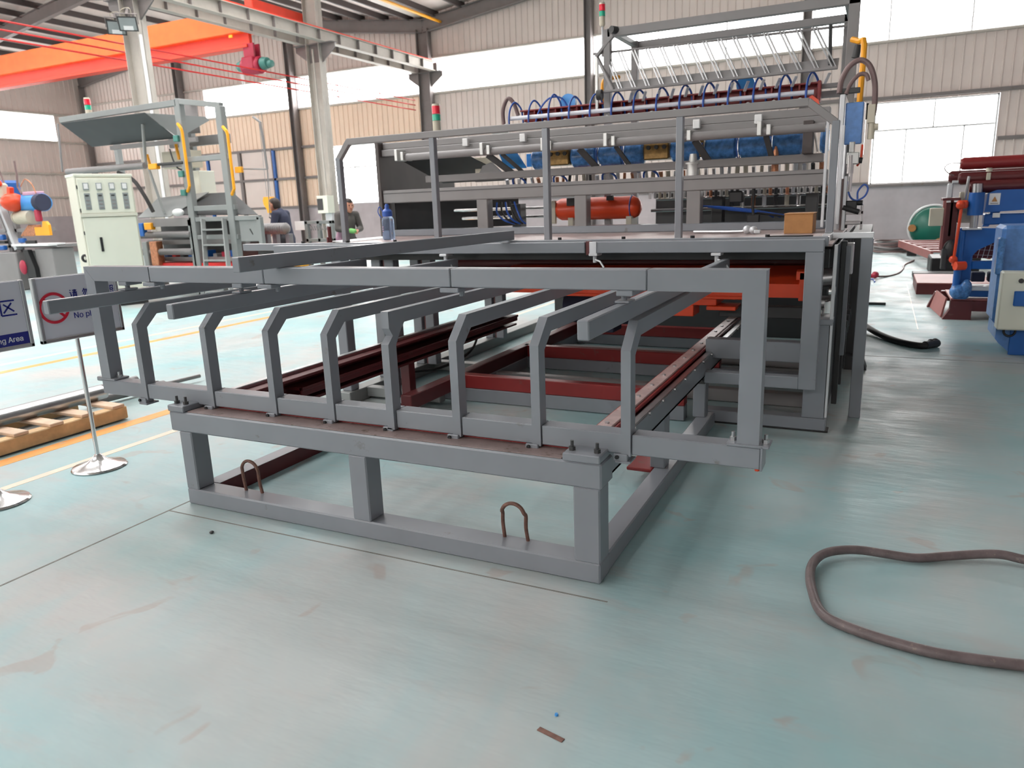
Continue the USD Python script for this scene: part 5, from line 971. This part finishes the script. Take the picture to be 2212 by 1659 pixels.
bm = thing('blue_machine', 'blue press machine on dark red feet with dark red cylinders on top, right background', 'machine', (1.3, 10.1, 0))
part(bm, 'foot', prism([(.73, 0), (1.02, 0), (1.02, .22), (.80, .22), (.80, .12)], 9.98, 10.1), 'oxide', 'dark red splayed foot'); part(bm, 'foot', prism([(.62, 0), (.78, 0), (.74, .2), (.70, .2)], 11.0, 11.1), 'oxide'); part(bm, 'foot_gusset', slab([(.73, 10.15, 0), (.79, 10.4, .2), (.72, 11.0, .22), (.66, 11.0, 0)], .02), 'oxide_pink')
part(bm, 'bed_beam', box(.80, 2.1, 10.0, 10.12, .10, .225, .006), 'oxide'); part(bm, 'bed_top', box(.80, 2.1, 10.0, 10.9, .225, .245, .003), 'oxide_pink'); part(bm, 'bed_beam', box(.76, 2.1, 10.9, 11.0, .1, .225, .006), 'oxide')
part(bm, 'column', box(.82, .98, 10.05, 10.2, .25, 1.05, .02), 'blue'); part(bm, 'column_pipe', cyl((.84, 10.0, .28), (.84, 10.0, 1.02), .04), 'blue'); part(bm, 'wrapped_foot', [sphere((.86, 9.98, .33), (.085, .07, .08), 3), sphere((.94, 9.98, .37), (.06, .06, .10), 3), box(.80, .98, 9.96, 10.1, .24, .42, .03)], 'blue_wrap')
part(bm, 'side_plate', prism([(.88, 1.05), (1.9, 1.02), (1.9, .90), (1.18, .89), (1.02, .80), (.96, .72), (.90, .72), (.88, .5), (.82, .5), (.82, 1.05)], 10.02, 10.12), 'blue', 'blue arched side plate', smooth=20)
part(bm, 'top_beam', prism([(1.05, 1.42), (1.14, 1.46), (2.0, 1.46), (2.0, 1.26), (1.04, 1.22)], 10.0, 10.2), 'blue', smooth=20); part(bm, 'middle_beam', box(1.05, 2.0, 10.05, 10.25, 1.08, 1.2, .01), 'blue'); part(bm, 'rib', [slab([(1.04, 10.1, 1.06), (1.1, 10.1, 1.06), (1.22, 10.1, 1.26), (1.12, 10.1, 1.26)], .08)], 'blue')
part(bm, 'lift_cylinder', lathe([(0, 0), (.075, 0), (.078, .01), (.078, .24), (.075, .25), (0, .25)], 20, (.95, 10.0, 1.19)), 'blue', 'blue lifting cylinder'); part(bm, 'piston', cyl((.95, 10.0, 1.44), (.95, 10.0, 1.535), .05, 16), 'steel'); part(bm, 'piston', cyl((.95, 10.0, 1.03), (.95, 10.0, 1.19), .04, 16), 'steel'); part(bm, 'cap_plate', box(.84, 1.03, 9.95, 10.1, 1.03, 1.05), 'steel_pale')
stk = part(bm, 'sticker', box(1.07, 1.175, 9.992, 9.999, 1.30, 1.425, .001), 'white', 'white warning sticker'); part(stk, 'warning_triangle', [prism([(1.095, 1.335), (1.15, 1.335), (1.122, 1.392)], 9.988, 9.992)], 'wood_box', 'printed warning triangle'); part(stk, 'warning_text', box(1.085, 1.16, 9.989, 9.992, 1.312, 1.32, .0005), 'grey_far'); part(bm, 'label_plate', box(1.12, 1.19, 9.98, 9.99, 1.16, 1.21, .002), 'white')
part(bm, 'orange_joint', [box(.76, .87, 9.93, 10.0, 1.27, 1.36, .02), sphere((.80, 9.95, 1.31), .05)], 'orange_red', 'orange-red joint'); part(bm, 'orange_rod', cyl((.81, 9.95, 1.28), (.785, 9.95, .70), .016, 10), 'orange_red'); part(bm, 'orange_joint', [sphere((.78, 9.95, .70), .045), cyl((.80, 9.9, .63), (.90, 9.95, .63), .05, 14), box(.77, .83, 9.93, 9.99, .62, .69, .01)], 'orange_red')
for i, (z, y, x0) in enumerate(((1.765, 10.3, .78), (1.63, 10.7, .70), (1.60, 10.25, .77), (1.50, 10.15, .88))):
    part(bm, 'red_cylinder', lathe([(0, 0), (.05, 0), (.07, .03), (.07, .95), (.05, 1.0), (0, 1.0)], 18, (x0, y, z), 'x'), 'oxide_bright' if i == 0 else 'oxide', 'dark red gas cylinder')
part(bm, 'air_line', tube([(.78, 10.2, 1.77), (.66, 10.2, 1.77), (.62, 10.2, 1.72), (.67, 10.2, 1.66), (.72, 10.2, 1.64)], .007, 6, 5), 'hose_brown'); part(bm, 'gauge', [cyl((1.04, 10.0, 1.66), (1.04, 10.0, 1.70), .03), box(1.02, 1.06, 9.98, 10.0, 1.57, 1.65)], 'beige'); part(bm, 'gas_stem', cyl((.84, 10.05, 1.3), (.86, 10.05, 1.62), .015, 8), 'steel'); part(bm, 'valve', [box(.66, .72, 10.1, 10.15, 1.38, 1.55, .01), cyl((.7, 10.05, 1.56), (.76, 10.05, 1.56), .02)], 'steel_pale')
part(bm, 'red_post', box(.63, .66, 10.0, 10.06, .80, 1.36, .003), 'oxide_pink'); part(bm, 'red_post', box(.71, .74, 10.1, 10.16, .95, 1.36, .003), 'oxide_pink'); part(bm, 'red_shelf', box(.62, .80, 10.0, 10.3, 1.36, 1.39, .003), 'oxide'); part(bm, 'dark_core', box(.665, .79, 10.1, 10.3, .72, 1.34), 'oxide'); part(bm, 'cream_box', box(.50, .64, 9.95, 10.05, 1.08, 1.28, .006), 'beige'); part(bm, 'cream_box', box(.80, .95, 10.2, 10.3, 1.1, 1.45, .006), 'beige'); part(bm, 'pump', [sphere((.75, 10.05, .8), (.08, .08, .12)), box(.66, .72, 9.98, 10.05, .58, .82, .01)], 'grey_dark')
part(bm, 'cross_beam', box(.98, 2.0, 10.06, 10.18, .58, .67, .006), 'blue'); part(bm, 'cross_beam', box(.98, 2.0, 10.06, 10.18, .26, .34, .006), 'blue'); part(bm, 'slide_top', box(.98, 2.0, 10.0, 10.3, .34, .385, .003), 'steel_pale'); part(bm, 'roller_bank', [box(1.0 + .17 * k, 1.14 + .17 * k, 10.2, 10.35, .42, .53, .01) for k in range(5)], 'navy_cloth'); part(bm, 'slot', [box(1.27, 1.75, 10.0, 10.02, .985, 1.0), box(1.27, 1.75, 10.0, 10.02, .94, .95)], 'beige'); part(bm, 'inner_panel', box(1.0, 2.0, 10.5, 10.55, .67, .95), 'oxide', 'dark red panel behind wire mesh')
for k in range(9): part(bm, 'mesh_wire', bar((1.06 + k * .05, 10.4, .68), (1.10 + k * .05, 10.4, .92), .004, .004), 'steel')
for k in range(3): part(bm, 'mesh_wire', bar((1.0, 10.4, .72 + .06 * k), (1.6, 10.4, .69 + .06 * k), .004, .004), 'steel')

nb = thing('near_blue_machine', 'blue machine cut off by the right edge with a cream switch box on its front', 'machine', (1.3, 8.0, 0))
part(nb, 'base', prism([(1.02, .26), (1.02, .14), (1.05, .1), (1.16, 0), (1.9, 0), (1.9, .26)], 7.95, 8.5), 'blue_pale', 'pale blue chamfered base', smooth=20); part(nb, 'base_front', box(1.13, 1.9, 7.93, 7.96, 0, .26), 'blue'); part(nb, 'column', box(1.0, 1.9, 8.1, 8.6, .26, 1.15, .03), 'blue_pale', 'pale blue column'); part(nb, 'wrapping', [box(.965, 1.02, 7.98, 8.12, .72, 1.05, .03)], 'blue_wrap')
jb = part(nb, 'switch_box', box(1.0, 1.7, 7.78, 7.95, .25, .765, .012), 'cabinet_cream', 'cream switch box'); part(jb, 'socket', box(1.10, 1.3, 7.75, 7.785, .47, .60, .006), 'blue', 'blue socket'); part(jb, 'knob', cyl((1.14, 7.78, .69), (1.14, 7.76, .69), .02), 'grey_dark')
part(nb, 'loop', ring((1.12, 7.92, .22), .045, .01, 'y', 18, 6), 'black')

# small litter on the floor
solo('tape_strip', bar((-.797, 1.697, .001), (-.711, 1.678, .001), .017, .003, c=.0005), 'rust', 'thin brown strip of tape stuck on the foreground floor', 'tape', smooth=False)
solo('plastic_crumb', lathe([(0, 0), (.006, 0), (.005, .006), (0, .006)], 10, (-.771, 1.772, 0)), 'sky_blue', 'tiny blue plastic crumb on the foreground floor', 'litter')
solo('pebble', sphere((-2.81, 2.327, .006), (.011, .011, .007)), 'grey_dark', 'tiny dark pebble on the floor in front of the grey stand', 'pebble')
